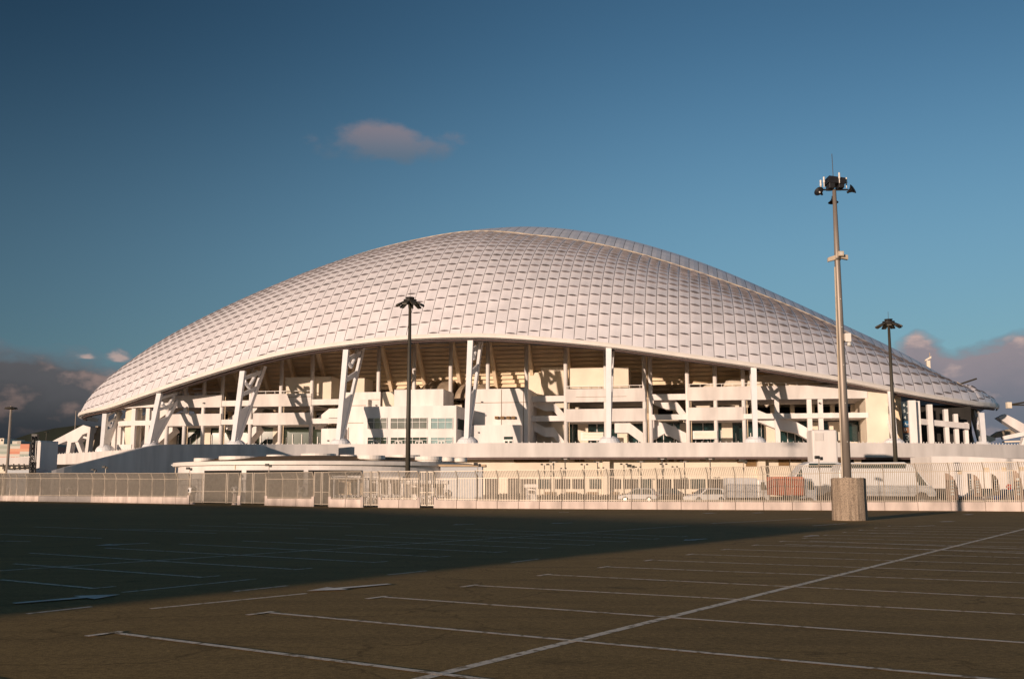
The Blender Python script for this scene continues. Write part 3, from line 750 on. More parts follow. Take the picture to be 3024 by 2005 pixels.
# ---- right end: sign panel, posts, beam
sgn = MB(); sgn.fbox(2664, 1186, 2691, 1307, 212.5, .4); sg = sgn.build('information_board', 'signdark', stad)
for (y0, y1, m) in ((1243, 1260, 'signblue'), (1262, 1278, 'signbrown')):
    q = MB(); q.fbox(2667, y0, 2691, y1, 212.42, .06); q.build('sign_panel', m, stad)
def text(body, px, py, hpx, w_, m, parent, width=1.0):
    cu = bpy.data.curves.new('lettering', 'FONT'); cu.body = body; u, z = ptw(px, py, w_); s = hpx/F*w_*1.35
    cu.size = s; cu.extrude = .02; cu.align_x = 'CENTER'; cu.align_y = 'CENTER'
    tmp = bpy.data.objects.new('lettering', cu); COL.objects.link(tmp)
    dg = bpy.context.evaluated_depsgraph_get(); me = bpy.data.meshes.new_from_object(tmp.evaluated_get(dg)); COL.objects.unlink(tmp); bpy.data.objects.remove(tmp)
    me.transform(Matrix.Translation(L(u, w_, z)) @ Matrix.Rotation(-PH, 4, 'Z') @ Matrix.Rotation(math.pi/2, 4, 'X') @ Matrix.Diagonal((width, 1, 1, 1)))
    me.materials.clear(); me.materials.append(M[m]); o = bpy.data.objects.new('lettering', me); COL.objects.link(o)
    me.transform(world[parent.name].inverted()); o.parent = parent
    return o
for (ch, x, y, h) in (('6', 2670, 1196, 9), ('5', 2671, 1214, 9), ('4', 2672.5, 1233, 9), ('A', 2674, 1252, 9), ('D', 2674.5, 1269, 8), ('3', 2679, 1294, 19)):
    text(ch, x, y, h, 212.36, 'letter', stad)
for k, (x, y) in enumerate(((2681, 1200), (2682, 1219), (2684, 1253))):
    q = MB(); q.fbox(x-4, y-1, x+4, y+1, 212.36, .05); q.build('sign_line', 'letter', stad)
for (x0, x1, y0, w_) in ((2686, 2708, 1182, 211.5), (2706, 2720, 1184, 213), (2742, 2757, 1194, 213), (2791, 2803, 1208, 215), (2820, 2832, 1222, 217), (2850, 2861, 1247, 218)):
    b = MB(); b.fbox(x0, y0, x1, 1330, w_, 1.4); b.build('end_post', 'white', stad)
b = MB()
pp_ = [(2720, 1236), (2862, 1250)]
u0, z0 = ptw(2720, 1236, 212.6); u1, z1 = ptw(2862, 1250, 216.5)
b.hexa([L(u0, 212.6, z0-1.1), L(u1, 216.5, z1-1.1), L(u1, 218, z1-1.1), L(u0, 214, z0-1.1), L(u0, 212.6, z0), L(u1, 216.5, z1), L(u1, 218, z1), L(u0, 214, z0)]); b.build('cross_beam', 'band', stad)
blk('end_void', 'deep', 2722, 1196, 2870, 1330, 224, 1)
# ---- pylons
pyl = [(303, 1331, 312, 1219, 0), (441, 1316, 472, 1159, 1), (691, 1303, 718, 1093, 1), (1000, 1301, 1023, 1030, 1), (1378, 1297, 1390, 1003, 1), (1798, 1297, 1798, 1022, 1), (2231, 1300, 2225, 1080, 1), (2643, 1303, 2628, 1148, 1), (2905, 1308, 2897, 1216, 0)]
for i, (bx, by, tx, ty, bigbase) in enumerate(pyl):
    w_ = 200.
    for _ in range(80):
        u, z = ptw(tx, ty, w_); w_ = .5*w_+.5*(wL(u)+1.2)
    wt, zt, ut = w_, z, u
    wb = wt-5.5
    ub_ = ptw(bx, by, wb)[0]; zb = ZG-.4; zbt = zb+2.6
    py_ = MB(); pr = MB()
    drum = MB(); drum.lathe(L(ub_, wb+1.0, zb), [(2.05, 0), (2.05, 1.5), (1.75, 2.1), (1.1, 2.6)], 20); pdo = drum.build('pylon', 'pylon', stad)
    lw = .62
    def leg(mb, u0, w0, z0, u1, w1, z1, hx0, hw0, hx1, hw1):
        mb.hexa([L(u0-hx0, w0-hw0, z0), L(u0+hx0, w0-hw0, z0), L(u0+hx0, w0+hw0, z0), L(u0-hx0, w0+hw0, z0), L(u1-hx1, w1-hw1, z1), L(u1+hx1, w1-hw1, z1), L(u1+hx1, w1+hw1, z1), L(u1-hx1, w1+hw1, z1)])
    leg(py_, ub_, wb, zbt-.3, ut, wt, zt-.2, .42, .5, .52, .45)
    sub(py_, 'front_leg', 'pylon', pdo)
    # rear leg leans back into the roof, joined to the front one by a pierced web
    rz_ = zt+2.0; rw_ = wt+10.5 if 0 < i < 8 else wt+6
    leg(pr, ub_, wb+1.7, zbt-.3, ut, rw_, rz_, .22, .55, .28, .75)
    sub(pr, 'rear_leg', 'pylon', pdo)
    web = MB()
    for (f0, f1) in ((0, .40), (.60, .655), (.84, .89)):
        def P_(f, side): 
            a = Vector((ub_, wb, zbt)).lerp(Vector((ut, wt, zt)), f); c = Vector((ub_, wb+1.7, zbt)).lerp(Vector((ut, rw_, rz_)), f)
            q = a if side == 0 else c; return q
        a0, a1, c0, c1 = P_(f0, 0), P_(f1, 0), P_(f0+.05, 1), P_(f1+.07, 1)
        web.hexa([L(a0.x-.14, a0.y, a0.z), L(a0.x+.14, a0.y, a0.z), L(c0.x+.14, c0.y, c0.z), L(c0.x-.14, c0.y, c0.z), L(a1.x-.14, a1.y, a1.z), L(a1.x+.14, a1.y, a1.z), L(c1.x+.14, c1.y, c1.z), L(c1.x-.14, c1.y, c1.z)])
    # rounded link near the head
    kk = [Vector((ut, wt+1, zt-2.2)), Vector((ut, wt+3.0, zt-3.2)), Vector((ut, wt+5.0, zt-1.5)), Vector((ut, wt+6.5, zt+.5))]
    web.tube([L(*q) for q in kk], .38, 8)
    sub(web, 'pylon_web', 'pylon' if i < 6 else 'rim', pdo)
# ---- buttresses at both ends of the arch
def plate(name, poly, w_, th, m):
    b = MB(); pts3 = []
    for (x, y) in poly: u, z = ptw(x, y, w_); pts3.append(L(u, w_, z))
    b.prism(pts3[::-1], L(0, th, 0)-L(0, 0, 0)); return b.build(name, m, stad)
plate('end_buttress', [(148, 1306), (245.5, 1255), (267, 1261), (262, 1276), (243, 1283), (228, 1304), (208, 1307), (196, 1302), (172, 1312)], 240, 3, 'white')
plate('buttress_strut', [(199, 1304), (211, 1304), (204, 1345), (193, 1345)], 240.3, 2, 'white')
plate('buttress_strut', [(222, 1306), (231, 1304), (247, 1345), (236, 1345)], 240.3, 2, 'white')
plate('buttress_strut', [(260, 1262), (267.2, 1261), (258, 1345), (249, 1345)], 239.8, 2, 'white')
plate('buttress_strut', [(235, 1283), (262, 1292), (262, 1298), (233, 1290)], 240.6, 2, 'white')
plate('buttress_strut', [(282, 1258), (290, 1258), (268, 1345), (258, 1345)], 243.6, 3, 'truss')
plate('buttress_strut', [(270, 1290), (300, 1300), (300, 1306), (268, 1298)], 246, 2, 'cream')
plate('end_buttress', [(2947, 1233), (2968, 1222), (3000, 1238), (3110, 1300), (3110, 1335), (2983, 1257)], 244, 3, 'band')
plate('buttress_strut', [(2905, 1282), (2940, 1293), (2940, 1300), (2900, 1316)], 236, 3, 'cream')
plate('buttress_strut', [(2962, 1288), (3024, 1274), (3040, 1284), (2966, 1298)], 240, 2, 'white')
plate('buttress_strut', [(2966, 1302), (3030, 1300), (3030, 1304), (2968, 1306)], 241, 2, 'cream')
plate('buttress_strut', [(3010, 1330), (3024, 1290), (3050, 1290), (3030, 1330)], 238, 2, 'white')
plate('buttress_strut', [(2914, 1296), (2948, 1274), (3000, 1262), (3024, 1275), (2960, 1290)], 252, 2, 'truss')
for (x, y) in ((2838, 1196), (2862, 1200), (2880, 1210)): plate('roof_strut', [(x, y), (x+11, y), (x+40, y+110), (x+30, y+110)], 232, 1.2, 'truss')

# ================================================================== PODIUM
podpx = [(-500, 1383), (-250, 1368), (60, 1349), (166, 1341), (328, 1331), (464, 1321), (640, 1314.5), (830, 1312.5), (1200, 1310), (1500, 1307.5), (1900, 1307), (2231, 1306), (2500, 1307), (2700, 1308), (2860, 1310), (3024, 1313.6), (3160, 1318), (3400, 1326), (3700, 1336)]
P8 = [gnd(x, y, 8.9) for x, y in podpx]
# smooth plan by Catmull-Rom
def cr_(P, n=6):
    out = []
    for i in range(len(P)-1):
        p0 = P[max(i-1, 0)]; p1 = P[i]; p2 = P[i+1]; p3 = P[min(i+2, len(P)-1)]
        for k in range(n):
            t = k/n; out.append(.5*((2*p1)+(p2-p0)*t+(2*p0-5*p1+4*p2-p3)*t*t+(3*p1-p0-3*p2+p3)*t**3))
    return out+[P[-1]]
PC = cr_(P8)
back = Vector((math.sin(PH), math.cos(PH), 0))
pod = thing('podium', (PC[52].x, PC[40].y, 0), 'raised white concrete podium deck running along under the stadium', 'podium')
def wallcurve(pts, z0, z1, off0, th, mb, mi=0):
    for a, b in zip(pts, pts[1:]):
        a_, b_2 = a+back*off0, b+back*off0; c_, d_ = a_+back*th, b_2+back*th
        mb.hexa([Vector((a_.x, a_.y, z0)), Vector((b_2.x, b_2.y, z0)), Vector((d_.x, d_.y, z0)), Vector((c_.x, c_.y, z0)), Vector((a_.x, a_.y, z1)), Vector((b_2.x, b_2.y, z1)), Vector((d_.x, d_.y, z1)), Vector((c_.x, c_.y, z1))], mi)
mb = MB(); wallcurve(PC, 6.5, 8.9, 0, .5, mb); mb.build('parapet_band', 'band', pod)
mb = MB(); wallcurve(PC, 7.2, 8.0, .5, 90, mb); mb.build('deck_slab', 'band', pod)
mb = MB(); wallcurve(PC, 6.15, 6.5, .35, .5, mb); mb.build('band_shadow_strip', 'roof_gap', pod)  # dark strip painted as the shadow line below the band
mb = MB(); wallcurve(PC, 0, 7.2, 4.2, 1, mb); mb.build('lower_wall', 'cream', pod)
# rail stubs on top
mb = MB()
for i in range(0, len(PC)-1):
    for t in (0, .33, .66):
        p = PC[i].lerp(PC[i+1], t)+back*.25; mb.box(p.x-.05, p.x+.05, p.y-.05, p.y+.05, 8.9, 9.12)
mb.build('rail_stubs', 'frame', pod)
def podbox(px0, py0, px1, py1, off, d, name, m):
    # box standing on the lower wall line
    pm = (px0+px1)/2
    r_ = ray(pm, 1400); best = min(PC, key=lambda p: abs(p.x/p.y-r_.x/r_.y)); y = (best+back*off).y
    b = MB(); b.pbox(px0, py0, px1, py1, y, d); return b.build(name, m, pod)
podbox(1517, 1355.5, 1622, 1365, 3.9, .6, 'louvre', 'brownvent')
for (x0, x1, y1) in ((1697, 1711, 1363), (1714, 1726, 1363), (1952, 1966, 1363), (1975, 1990, 1363), (1999, 2019, 1363), (2068, 2085, 1358), (2178, 2193, 1366), (2204, 2232, 1378), (2300, 2330, 1376), (2337, 2366, 1362), (2385, 2404, 1361)):
    podbox(x0, 1352, x1, y1, 3.9, .6, 'vent', 'brownvent')
for x0, x1 in ((1782, 1800), (2243, 2260)): podbox(x0, 1350, x1, 1470, 3.0, 1.2, 'support_column', 'cream')
for k in range(12):
    x0 = 1590+k*50; podbox(x0, 1414, x0+random.choice([34, 42, 46]), 1443, 3.9, .5, 'window', 'deep' if k % 3 else 'glass')
for (x0, x1, y0) in ((1432, 1468, 1413), (1500, 1530, 1410), (1535, 1580, 1414)): podbox(x0, y0, x1, 1470, 3.9, .5, 'doorway', 'deep')
for k in range(8):
    x0 = 1610+k*62; podbox(x0, 1452, x0+30, 1462, 3.8, .6, 'vent', 'brownvent')
podbox(2485, 1350, 2692, 1372, 3.6, .8, 'dark_opening', 'deep')
for (x0, x1) in ((2524, 2543), (2622, 2640), (2677, 2697)): podbox(x0, 1352, x1, 1370, 3.2, .3, 'support_column', 'cream')
podbox(2718, 1350, 2752, 1376, 3.4, .8, 'window', 'glass')
podbox(166, 1371, 330, 1388, 3.6, .8, 'dark_opening', 'deep')
# ramp curving down towards the camera: its side wall faces away from the sun
tops = [pt(x, y, d) for (x, y, d) in [(105, 1401, 122.5), (190, 1380, 124.5), (282, 1358, 128), (332, 1346, 130.5), (400, 1328, 135), (464, 1314.5, 141.5), (530, 1312, 149.6), (640, 1311.5, 161), (760, 1311.5, 171), (870, 1311.3, 175), (1000, 1311, 177.3)]]
tops = cr_(tops, 4)
rmp = thing('ramp', (tops[18].x, tops[20].y, 0), 'long smooth shaded ramp wall curving down to the left below the stadium', 'ramp')
rp = MB()
for a, b in zip(tops, tops[1:]):
    n = Vector((-(b.y-a.y), b.x-a.x, 0)).normalized()*.6
    rp.hexa([Vector((a.x, a.y, 0)), Vector((b.x, b.y, 0)), Vector((b.x, b.y, 0))+n, Vector((a.x, a.y, 0))+n, a, b, b+n, a+n])
rp.build('side_wall', 'band', rmp)
rk = MB()
for a, b in zip(tops, tops[1:]):
    n = Vector((-(b.y-a.y), b.x-a.x, 0)).normalized(); lo = Vector((0, 0, -1.0))
    rk.add([a+n*.6+lo, b+n*.6+lo, b+n*2.5+lo, a+n*2.5+lo], [(0, 1, 2, 3)])
rk.build('ramp_deck', 'band', rmp)
# ================================================================== ROUND SERVICE BUILDING
RC = Vector((-21.7, 122, 0))
rb = thing('round_pavilion', RC, 'low round white pavilion with a flat overhanging roof, dark openings and roof drums', 'pavilion')
b = MB(); b.lathe(RC, [(16.5, 0), (16.5, 3.9)], 96); b.build('round_wall', 'white', rb)
b = MB(); b.lathe(RC, [(16.2, 3.82), (17.1, 3.86), (17.1, 4.24), (16.9, 4.27), (16.4, 4.2)], 96); b.build('roof_fascia', 'rim', rb)
b = MB(); b.lathe(RC, [(16.5, 4.21), (12, 4.85), (4, 5.15), (.1, 5.2)], 96); b.build('roof_deck', 'brownvent', rb)
def on_circ(px, r):
    q = ray(px, 1400); q = Vector((q.x, q.y)).normalized(); c = Vector((RC.x, RC.y)); bq = q.dot(c); d = bq*bq-(c.dot(c)-r*r)
    t = bq-math.sqrt(max(d, 0)); p = q*t-c; return math.atan2(p.y, p.x)
def arc_box(name, px0, px1, z0, z1, r, th, m, parent):
    a0, a1 = on_circ(px0, r), on_circ(px1, r); mb = MB(); n = 10; vs_ = []
    for i in range(n+1):
        a = a0+(a1-a0)*i/n
        for rr2 in (r-th, r):
            for z in (z0, z1): vs_.append(RC+Vector((rr2*math.cos(a), rr2*math.sin(a), z)))
    fs = []
    for i in range(n):
        o = i*4; p_ = o+4; fs += [(o+2, p_+2, p_+3, o+3), (o, o+1, p_+1, p_), (o+1, o+3, p_+3, p_+1), (o, p_, p_+2, o+2)]
    fs += [(0, 2, 3, 1), (n*4, n*4+1, n*4+3, n*4+2)]
    mb.add(vs_, fs); return mb.build(name, m, parent)
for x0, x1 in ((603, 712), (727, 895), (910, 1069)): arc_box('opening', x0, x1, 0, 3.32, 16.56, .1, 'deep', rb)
arc_box('opening', 1105, 1180, 0, 2.3, 16.56, .1, 'glassg', rb)
arc_box('wall_joint', 692, 694, 3.4, 3.85, 16.57, .05, 'step', rb)
def pl(px, d): r_ = ray(px, 1400); return Vector((r_.x/r_.y*d, d, 0))
for (x0, x1, yt, d) in ((572, 630, 1353, 113), (647, 772, 1348, 112), (786, 853, 1343, 116), (888, 990, 1340, 120), (1003, 1052, 1343, 116), (1055, 1136, 1345, 110), (1150, 1240, 1344, 120), (1225, 1306, 1348, 113), (1305, 1340, 1350, 111), (1342, 1379, 1352, 110), (840, 886, 1346, 118)):
    c = pl((x0+x1)/2, d); rr_ = (x1-x0)/2/F*d; zt = pt((x0+x1)/2, yt, d).z
    b = MB(); b.lathe(c, [(rr_*.9, 4.3), (rr_*.92, zt-.42), (rr_, zt-.38), (rr_, zt), (rr_*.3, zt+.03)], 28)
    b.build('roof_drum', 'rim', rb)
b = MB(); b.pbox(505, 1371, 572, 1374.5, 117, 9); b.build('side_canopy', 'shade', rb)
b = MB(); b.tube([pl(518, 120)+Vector((0, 0, 0)), pl(518, 120)+Vector((0, 0, 3.9))], .06, 6); b.build('canopy_post', 'steel', rb)
# annex on its right side
an = thing('annex', pl(1370, 108), 'small grey flat-roofed annex on the right of the round pavilion', 'annex')
b = MB(); b.pbox(1300, 1376, 1424, 1478, 112, 4, z0=0); b.build('annex_wall', 'shade', an)
b = MB(); b.pbox(1296, 1371, 1434, 1377, 111.6, 4.8); b.build('annex_roof', 'soffit', an)
# ================================================================== FENCE
base = [(-1100, 1470.5), (-300, 1474.5), (0, 1478.5), (266, 1482.5), (555, 1488), (787, 1492), (925, 1495.5), (1075, 1498), (1320, 1500), (1728, 1502.5), (2197, 1505), (2761, 1507.5), (3024, 1509.4), (3400, 1512), (4600, 1522)]
wtop = [(0, 1463.6), (266, 1465), (504, 1467), (787, 1471.5), (925, 1472.5), (1075, 1474), (1320, 1476), (1464, 1479), (1944, 1481), (2424, 1482), (3024, 1481.5)]
ftop = [(0, 1396.5), (504, 1396.5), (787, 1395), (925, 1393), (1075, 1391), (1320, 1391), (1440, 1388.6), (1728, 1385.6), (1944, 1382), (2197, 1378), (2424, 1373), (2520, 1371), (2761, 1367), (3024, 1363)]
FB = cr_([gnd(x, y) for x, y in base], 8)
def fpos(px):      # point of the fence line seen at pixel column px
    k = (px-1512)/F/math.cos(TH)*1.0
    for a, b in zip(FB, FB[1:]):
        fa = ray(px, 1495); kk = fa.x/fa.y
        ga, gb = a.x-kk*a.y, b.x-kk*b.y
        if ga <= 0 <= gb: return a.lerp(b, ga/(ga-gb))
    return FB[0] if px < 0 else FB[-1]
def fz(tab, px): p = fpos(px); return pt(px, interp(tab, px), p.y).z
posts = [-1040, -940, -840, -740, -650, -560, -480, -400, -330, -265, -210, -155, -105, -60, 3, 26, 46, 74, 116, 174, 227, 270, 306, 340, 375, 410, 447, 484, 522, 557, 598, 630, 668, 706, 748, 785, 833, 878, 925, 973, 1023, 1070, 1120, 1180, 1237, 1284, 1350, 1408, 1470, 1532, 1594, 1660, 1726, 1796, 1866, 1941, 2012, 2091, 2172, 2255, 2340, 2424, 2516, 2612, 2710, 2808, 2910, 3016, 3120, 3235, 3350, 3470, 3600, 3740, 3880, 4030, 4190, 4360, 4540]
gates = [(557, 706), (706, 785), (925, 973), (1070, 1120), (1237, 1284)]
LEAN = Vector((-.14, -.12, 0))
fence = thing('fence', fpos(1500), 'long pale steel bar fence with outward bent bar tops on a low white wall', 'fence')
def bars(mb, p0, p1, z0, z1, bend=True, sp_=.128, wd=.022):
    d = p1-p0; n = max(1, int(d.length/sp_)); dirn = d.normalized(); nr = Vector((-dirn.y, dirn.x, 0))
    for i in range(1, n):
        c = p0+d*i/n; zk = z1-.55 if bend else z1; secs = [(c, z0), (c, zk)]
        if bend: secs += [(c+LEAN*.42, z1-.26), (c+LEAN, z1)]
        vs_ = []
        for q, z in secs:
            for sx, sy in ((-1, -1), (1, -1), (1, 1), (-1, 1)): v_ = q+dirn*wd*sx+nr*wd*sy; vs_.append((v_.x, v_.y, z))
        fs = []
        for k in range(len(secs)-1): fs += [(k*4+j, k*4+(j+1) % 4, k*4+4+(j+1) % 4, k*4+4+j) for j in range(4)]
        mb.add(vs_, fs)
def rail(mb, a, b, z, h=.05, t=.03):
    d = (b-a).normalized(); n = Vector((-d.y, d.x, 0))*t
    mb.hexa([Vector((p.x, p.y, zz)) for zz in (z, z+h) for p in (a-n, b-n, b+n, a+n)])
isg = lambda a, b: any(g0-1 <= a and b <= g1+1 for g0, g1 in gates)
for a, b in zip(posts, posts[1:]):
    if isg(a, b): continue
    pa, pb = fpos(a), fpos(b); m_ = max(0, min(3024, (a+b)/2)); wz = fz(wtop, m_); tz = fz(ftop, m_)
    mb = MB(); bars(mb, pa, pb, wz, tz); rail(mb, pa, pb, wz+.06); rail(mb, pa, pb, tz-.62); rail(mb, pa+LEAN, pb+LEAN, tz-.04)
    mb.build('bar_panel', 'steel', fence)
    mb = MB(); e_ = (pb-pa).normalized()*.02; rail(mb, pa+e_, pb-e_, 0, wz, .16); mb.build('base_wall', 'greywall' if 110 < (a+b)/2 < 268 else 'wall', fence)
for px in posts:
    if px in (598, 630, 668, 748): continue
    p = fpos(px); pc = max(0, min(3024, px)); tz = fz(ftop, pc)
    mb = MB(); mb.tube([Vector((p.x, p.y-.03, 0)), Vector((p.x, p.y-.03, tz-.5)), Vector((p.x, p.y-.03, tz))+LEAN], .055, 6); mb.build('post', 'steel', fence)
for gi, (a, b) in enumerate(gates):
    lab = ['wide double leaf barred gate on the left of the fence', 'second wide barred gate leaf next to the double gate', 'narrow barred gate nearest the wide gates', 'narrow barred gate between two short lengths of wall, middle of three', 'narrow barred gate just right of the dark lamp mast'][gi]
    gt = thing('gate', fpos((a+b)/2), lab, 'gate', 'barred gates in the fence')
    xs = [a, 598, 668, b] if gi == 0 else [a, (a+b)/2, b]
    for x0, x1 in zip(xs, xs[1:]):
        pa, pb = fpos(x0+2), fpos(x1-2); tz = fz(ftop, (x0+x1)/2); mb = MB()
        bars(mb, pa, pb, .22, tz-.05, False); rail(mb, pa, pb, .18, .08); rail(mb, pa, pb, tz-.08, .07); rail(mb, pa, pb, 1.2, .05)
        for p in (pa, pb): mb.tube([Vector((p.x, p.y, .15)), Vector((p.x, p.y, tz))], .05, 6)
        mb.build('gate_leaf', 'steel', gt)
    for x in (a-1, b+1):
        p = fpos(x); mb = MB(); mb.box(p.x-.11, p.x+.11, p.y-.2, p.y+.2, 0, .85); mb.build('gate_pier', 'wall', gt)
# small lamps and cameras on the fence
for k, (px, hh, lab) in enumerate([(305, 1380, 'small camera arm on the fence left of the ramp'), (555, 1384, 'thin camera post at the left wide gate'), (790, 1374, 'twin camera post above the wide gates'), (1410, 1372, 'twin camera post near the annex'), (1866, 1377, 'small lamp on the fence post left of the white car'), (272, 1388, 'dark loudspeaker post on the left fence'), (2200, 1362, 'dark camera post left of the orange truck'), (2425, 1352, 'camera post in front of the white block')]):
    p = fpos(px); tz = pt(px, hh, p.y).z; t_ = thing('camera_post', p, lab, 'security camera', 'camera posts along the fence')
    mb = MB(); mb.tube([p+Vector((0, .1, .5)), p+Vector((0, .1, tz))], .035, 6); mb.build('stem', 'steel', t_)
    mb = MB(); mb.box(p.x-.32, p.x+.02, p.y-.15, p.y+.12, tz-.06, tz+.16); mb.box(p.x+.06, p.x+.26, p.y-.1, p.y+.1, tz-.16, tz+.08); mb.build('camera', 'black' if k % 2 else 'darkpole', t_, bevel=.03)
# ================================================================== TALL POST WITH CONCRETE BASE
bc_ = pl(2504, 54.0)
cb = thing('concrete_block', bc_, 'big round board-marked concrete block carrying the tall grey pole', 'concrete block')
mb = MB(); vs_ = []; ns = 12; rad = .885
for zz, rf in ((0, 1), (.06, 1), (1.05, .985), (1.08, .98), (2.1, .985)):
    for k in range(ns):
        a = 2*math.pi*(k+.35)/ns; zt = zz+(.06*math.sin(a*2+1) if zz > 2 else 0)+(.10 if zz > 2 and k in (8, 9, 10) else 0)
        vs_.append(bc_+Vector((rad*rf*math.cos(a), rad*rf*math.sin(a), zt)))
fs = [(i*ns+k, i*ns+(k+1) % ns, (i+1)*ns+(k+1) % ns, (i+1)*ns+k) for i in range(4) for k in range(ns)]+[tuple(4*ns+k for k in range(ns))]
mb.add(vs_, fs); mb.build('concrete_drum', 'board', cb, bevel=.02)
mb = MB()
for k in range(6):
    a = 2*math.pi*k/6; mb.tube([bc_+Vector((.66*math.cos(a), .66*math.sin(a), 2.08)), bc_+Vector((.66*math.cos(a), .66*math.sin(a), 2.22))], .02, 5)
mb.build('lifting_pins', 'steel', cb)
pm = thing('floodlight_mast', bc_+Vector((0, 0, 2.1)), 'tall tapering grey pole with horn speakers, cameras and a square head frame', 'mast')
ptop = pt(2459, 560, 54).z; bp_ = pl(2501, 54)
def Zp(y): return pt(2470, y, 54).z
mb = MB(); mb.tube([bp_+Vector((0, 0, z)) for z in (2.05, 6, Zp(770), ptop)], [.225, .205, .15, .10], 16); mb.build('pole', 'pole', pm, smooth=True)
mb = MB(); mb.tube([bp_+Vector((-.27, -.10, 2.2)), bp_+Vector((-.24, -.10, 7)), bp_+Vector((-.17, -.08, Zp(790)))], .045, 8); mb.build('cable_duct', 'rib', pm)
mb = MB()
for z in (4, 6, 8, 10, 11.5): mb.tube([bp_+Vector((.02, -.2+(z-4)*.008, z)), bp_+Vector((.02, -.26+(z-4)*.008, z))], .025, 6)
mb.build('bolts', 'lamp', pm)
mb = MB(); z = Zp(998); mb.box(bp_.x+.16, bp_.x+.46, bp_.y-.3, bp_.y, z-.24, z+.22); mb.build('control_box', 'rim', pm, bevel=.02)
mb = MB(); z = Zp(1017); mb.lathe(bp_+Vector((.38, -.15, z-.12)), [(.02, 0), (.10, .02), (.12, .10), (.10, .2), (.03, .24)], 12); mb.build('dome_camera', 'lamp', pm, smooth=True)
mb = MB(); z = Zp(1012); mb.box(bp_.x+.1, bp_.x+.42, bp_.y-.2, bp_.y-.08, z, z+.08); mb.build('bracket', 'black', pm)
# three camera housings half way up
z = Zp(761)
for (x0, x1, dy, sl_) in ((-.50, -.10, 0, .1), (.18, .55, 0, -.08), (-.02, .26, -.3, 0)):
    mb = MB()
    if dy == 0: mb.hexa([bp_+Vector((a, c, z+b)) for (a, c, b) in ((x0, -.12, -.13-sl_), (x1, -.12, -.13+sl_*0), (x1, .12, -.13), (x0, .12, -.13-sl_), (x0, -.12, .09-sl_), (x1, -.12, .12), (x1, .12, .12), (x0, .12, .09-sl_))])
    else: mb.box(bp_.x+x0, bp_.x+x1, bp_.y-.34, bp_.y-.1, z+.02, z+.28)
    mb.build('camera_housing', 'rib', pm, bevel=.015)
mb = MB(); mb.lathe(bp_+Vector((0, 0, z-.15)), [(.18, 0), (.18, .1)], 16); mb.build('collar', 'darkpole', pm)
mb = MB(); mb.tube([bp_+Vector((.12, -.35, z+.15)), bp_+Vector((.12, -.30, z+.15))], .08, 12); mb.build('camera_eye', 'lamp', pm)
# head: dark frame with rod, white cylinders, horns
zh = Zp(538)
mb = MB()
mb.hexa([bp_+Vector(v) for v in ((-.42, -.40, zh-.12), (.50, -.40, zh-.2), (.50, .45, zh-.2), (-.42, .45, zh-.12), (-.33, -.30, zh+.28), (.55, -.34, zh+.14), (.5, .45, zh+.14), (-.33, .45, zh+.28))])
mb.box(bp_.x-.35, bp_.x-.05, bp_.y-.35, bp_.y+.3, zh-.42, zh-.12); mb.box(bp_.x+.15, bp_.x+.45, bp_.y-.35, bp_.y+.3, zh-.4, zh-.18)
mb.build('head_frame', 'black', pm, bevel=.02)
mb = MB(); mb.box(bp_.x-.75, bp_.x+.75, bp_.y-.05, bp_.y+.05, zh-.46, zh-.40); mb.build('cross_arm', 'black', pm)
mb = MB(); mb.tube([bp_+Vector((-.02, 0, zh)), bp_+Vector((-.04, 0, Zp(455)))], .018, 6); mb.build('lightning_rod', 'black', pm)
for (x, y_, z) in ((-.56, -.1, -.08), (-.74, -.1, -.26), (.16, -.45, .05), (.64, -.1, -.12)):
    mb = MB(); c = bp_+Vector((x, y_, zh+z)); mb.lathe(c, [(.035, 0), (.055, .02), (.055, .14), (.03, .16), (.05, .18), (.05, .32), (.03, .34)], 10)
    mb.tube([c+Vector((0, 0, -.25)), c+Vector((0, 0, .0))], .03, 6); mb.build('sensor', 'rim', pm, smooth=True)
def horn(c, dirn, r):
    d = Vector(dirn).normalized(); mb = MB(); c = Vector(c); n = 6; prof = [(.06, -.10), (.07, 0), (.12, .12), (.2, .2), (r, .27)]
    mb.tube([c+d*z for _, z in prof], [q for q, _ in prof], 16, cap=False); o = mb.build('horn', 'black', pm, smooth=True)
    mb = MB(); mb.lathe((0, 0, 0), [(.005, .02), (.04, .04), (.05, .10), (.03, .15)], 10)
    vs2 = []; qn = d.to_track_quat('Z', 'Y')
    mb.v = [tuple(c+d*.06+qn @ Vector(v)) for v in mb.v]; mb.build('horn_throat', 'lamp', o, smooth=True)
horn(bp_+Vector((-.72, -.05, zh-.66)), (-.55, -.55, .25), .27); horn(bp_+Vector((.76, -.05, zh-.55)), (.60, -.5, .35), .28); horn(bp_+Vector((.0, .28, zh-.80)), (.0, -.1, -1), .28)
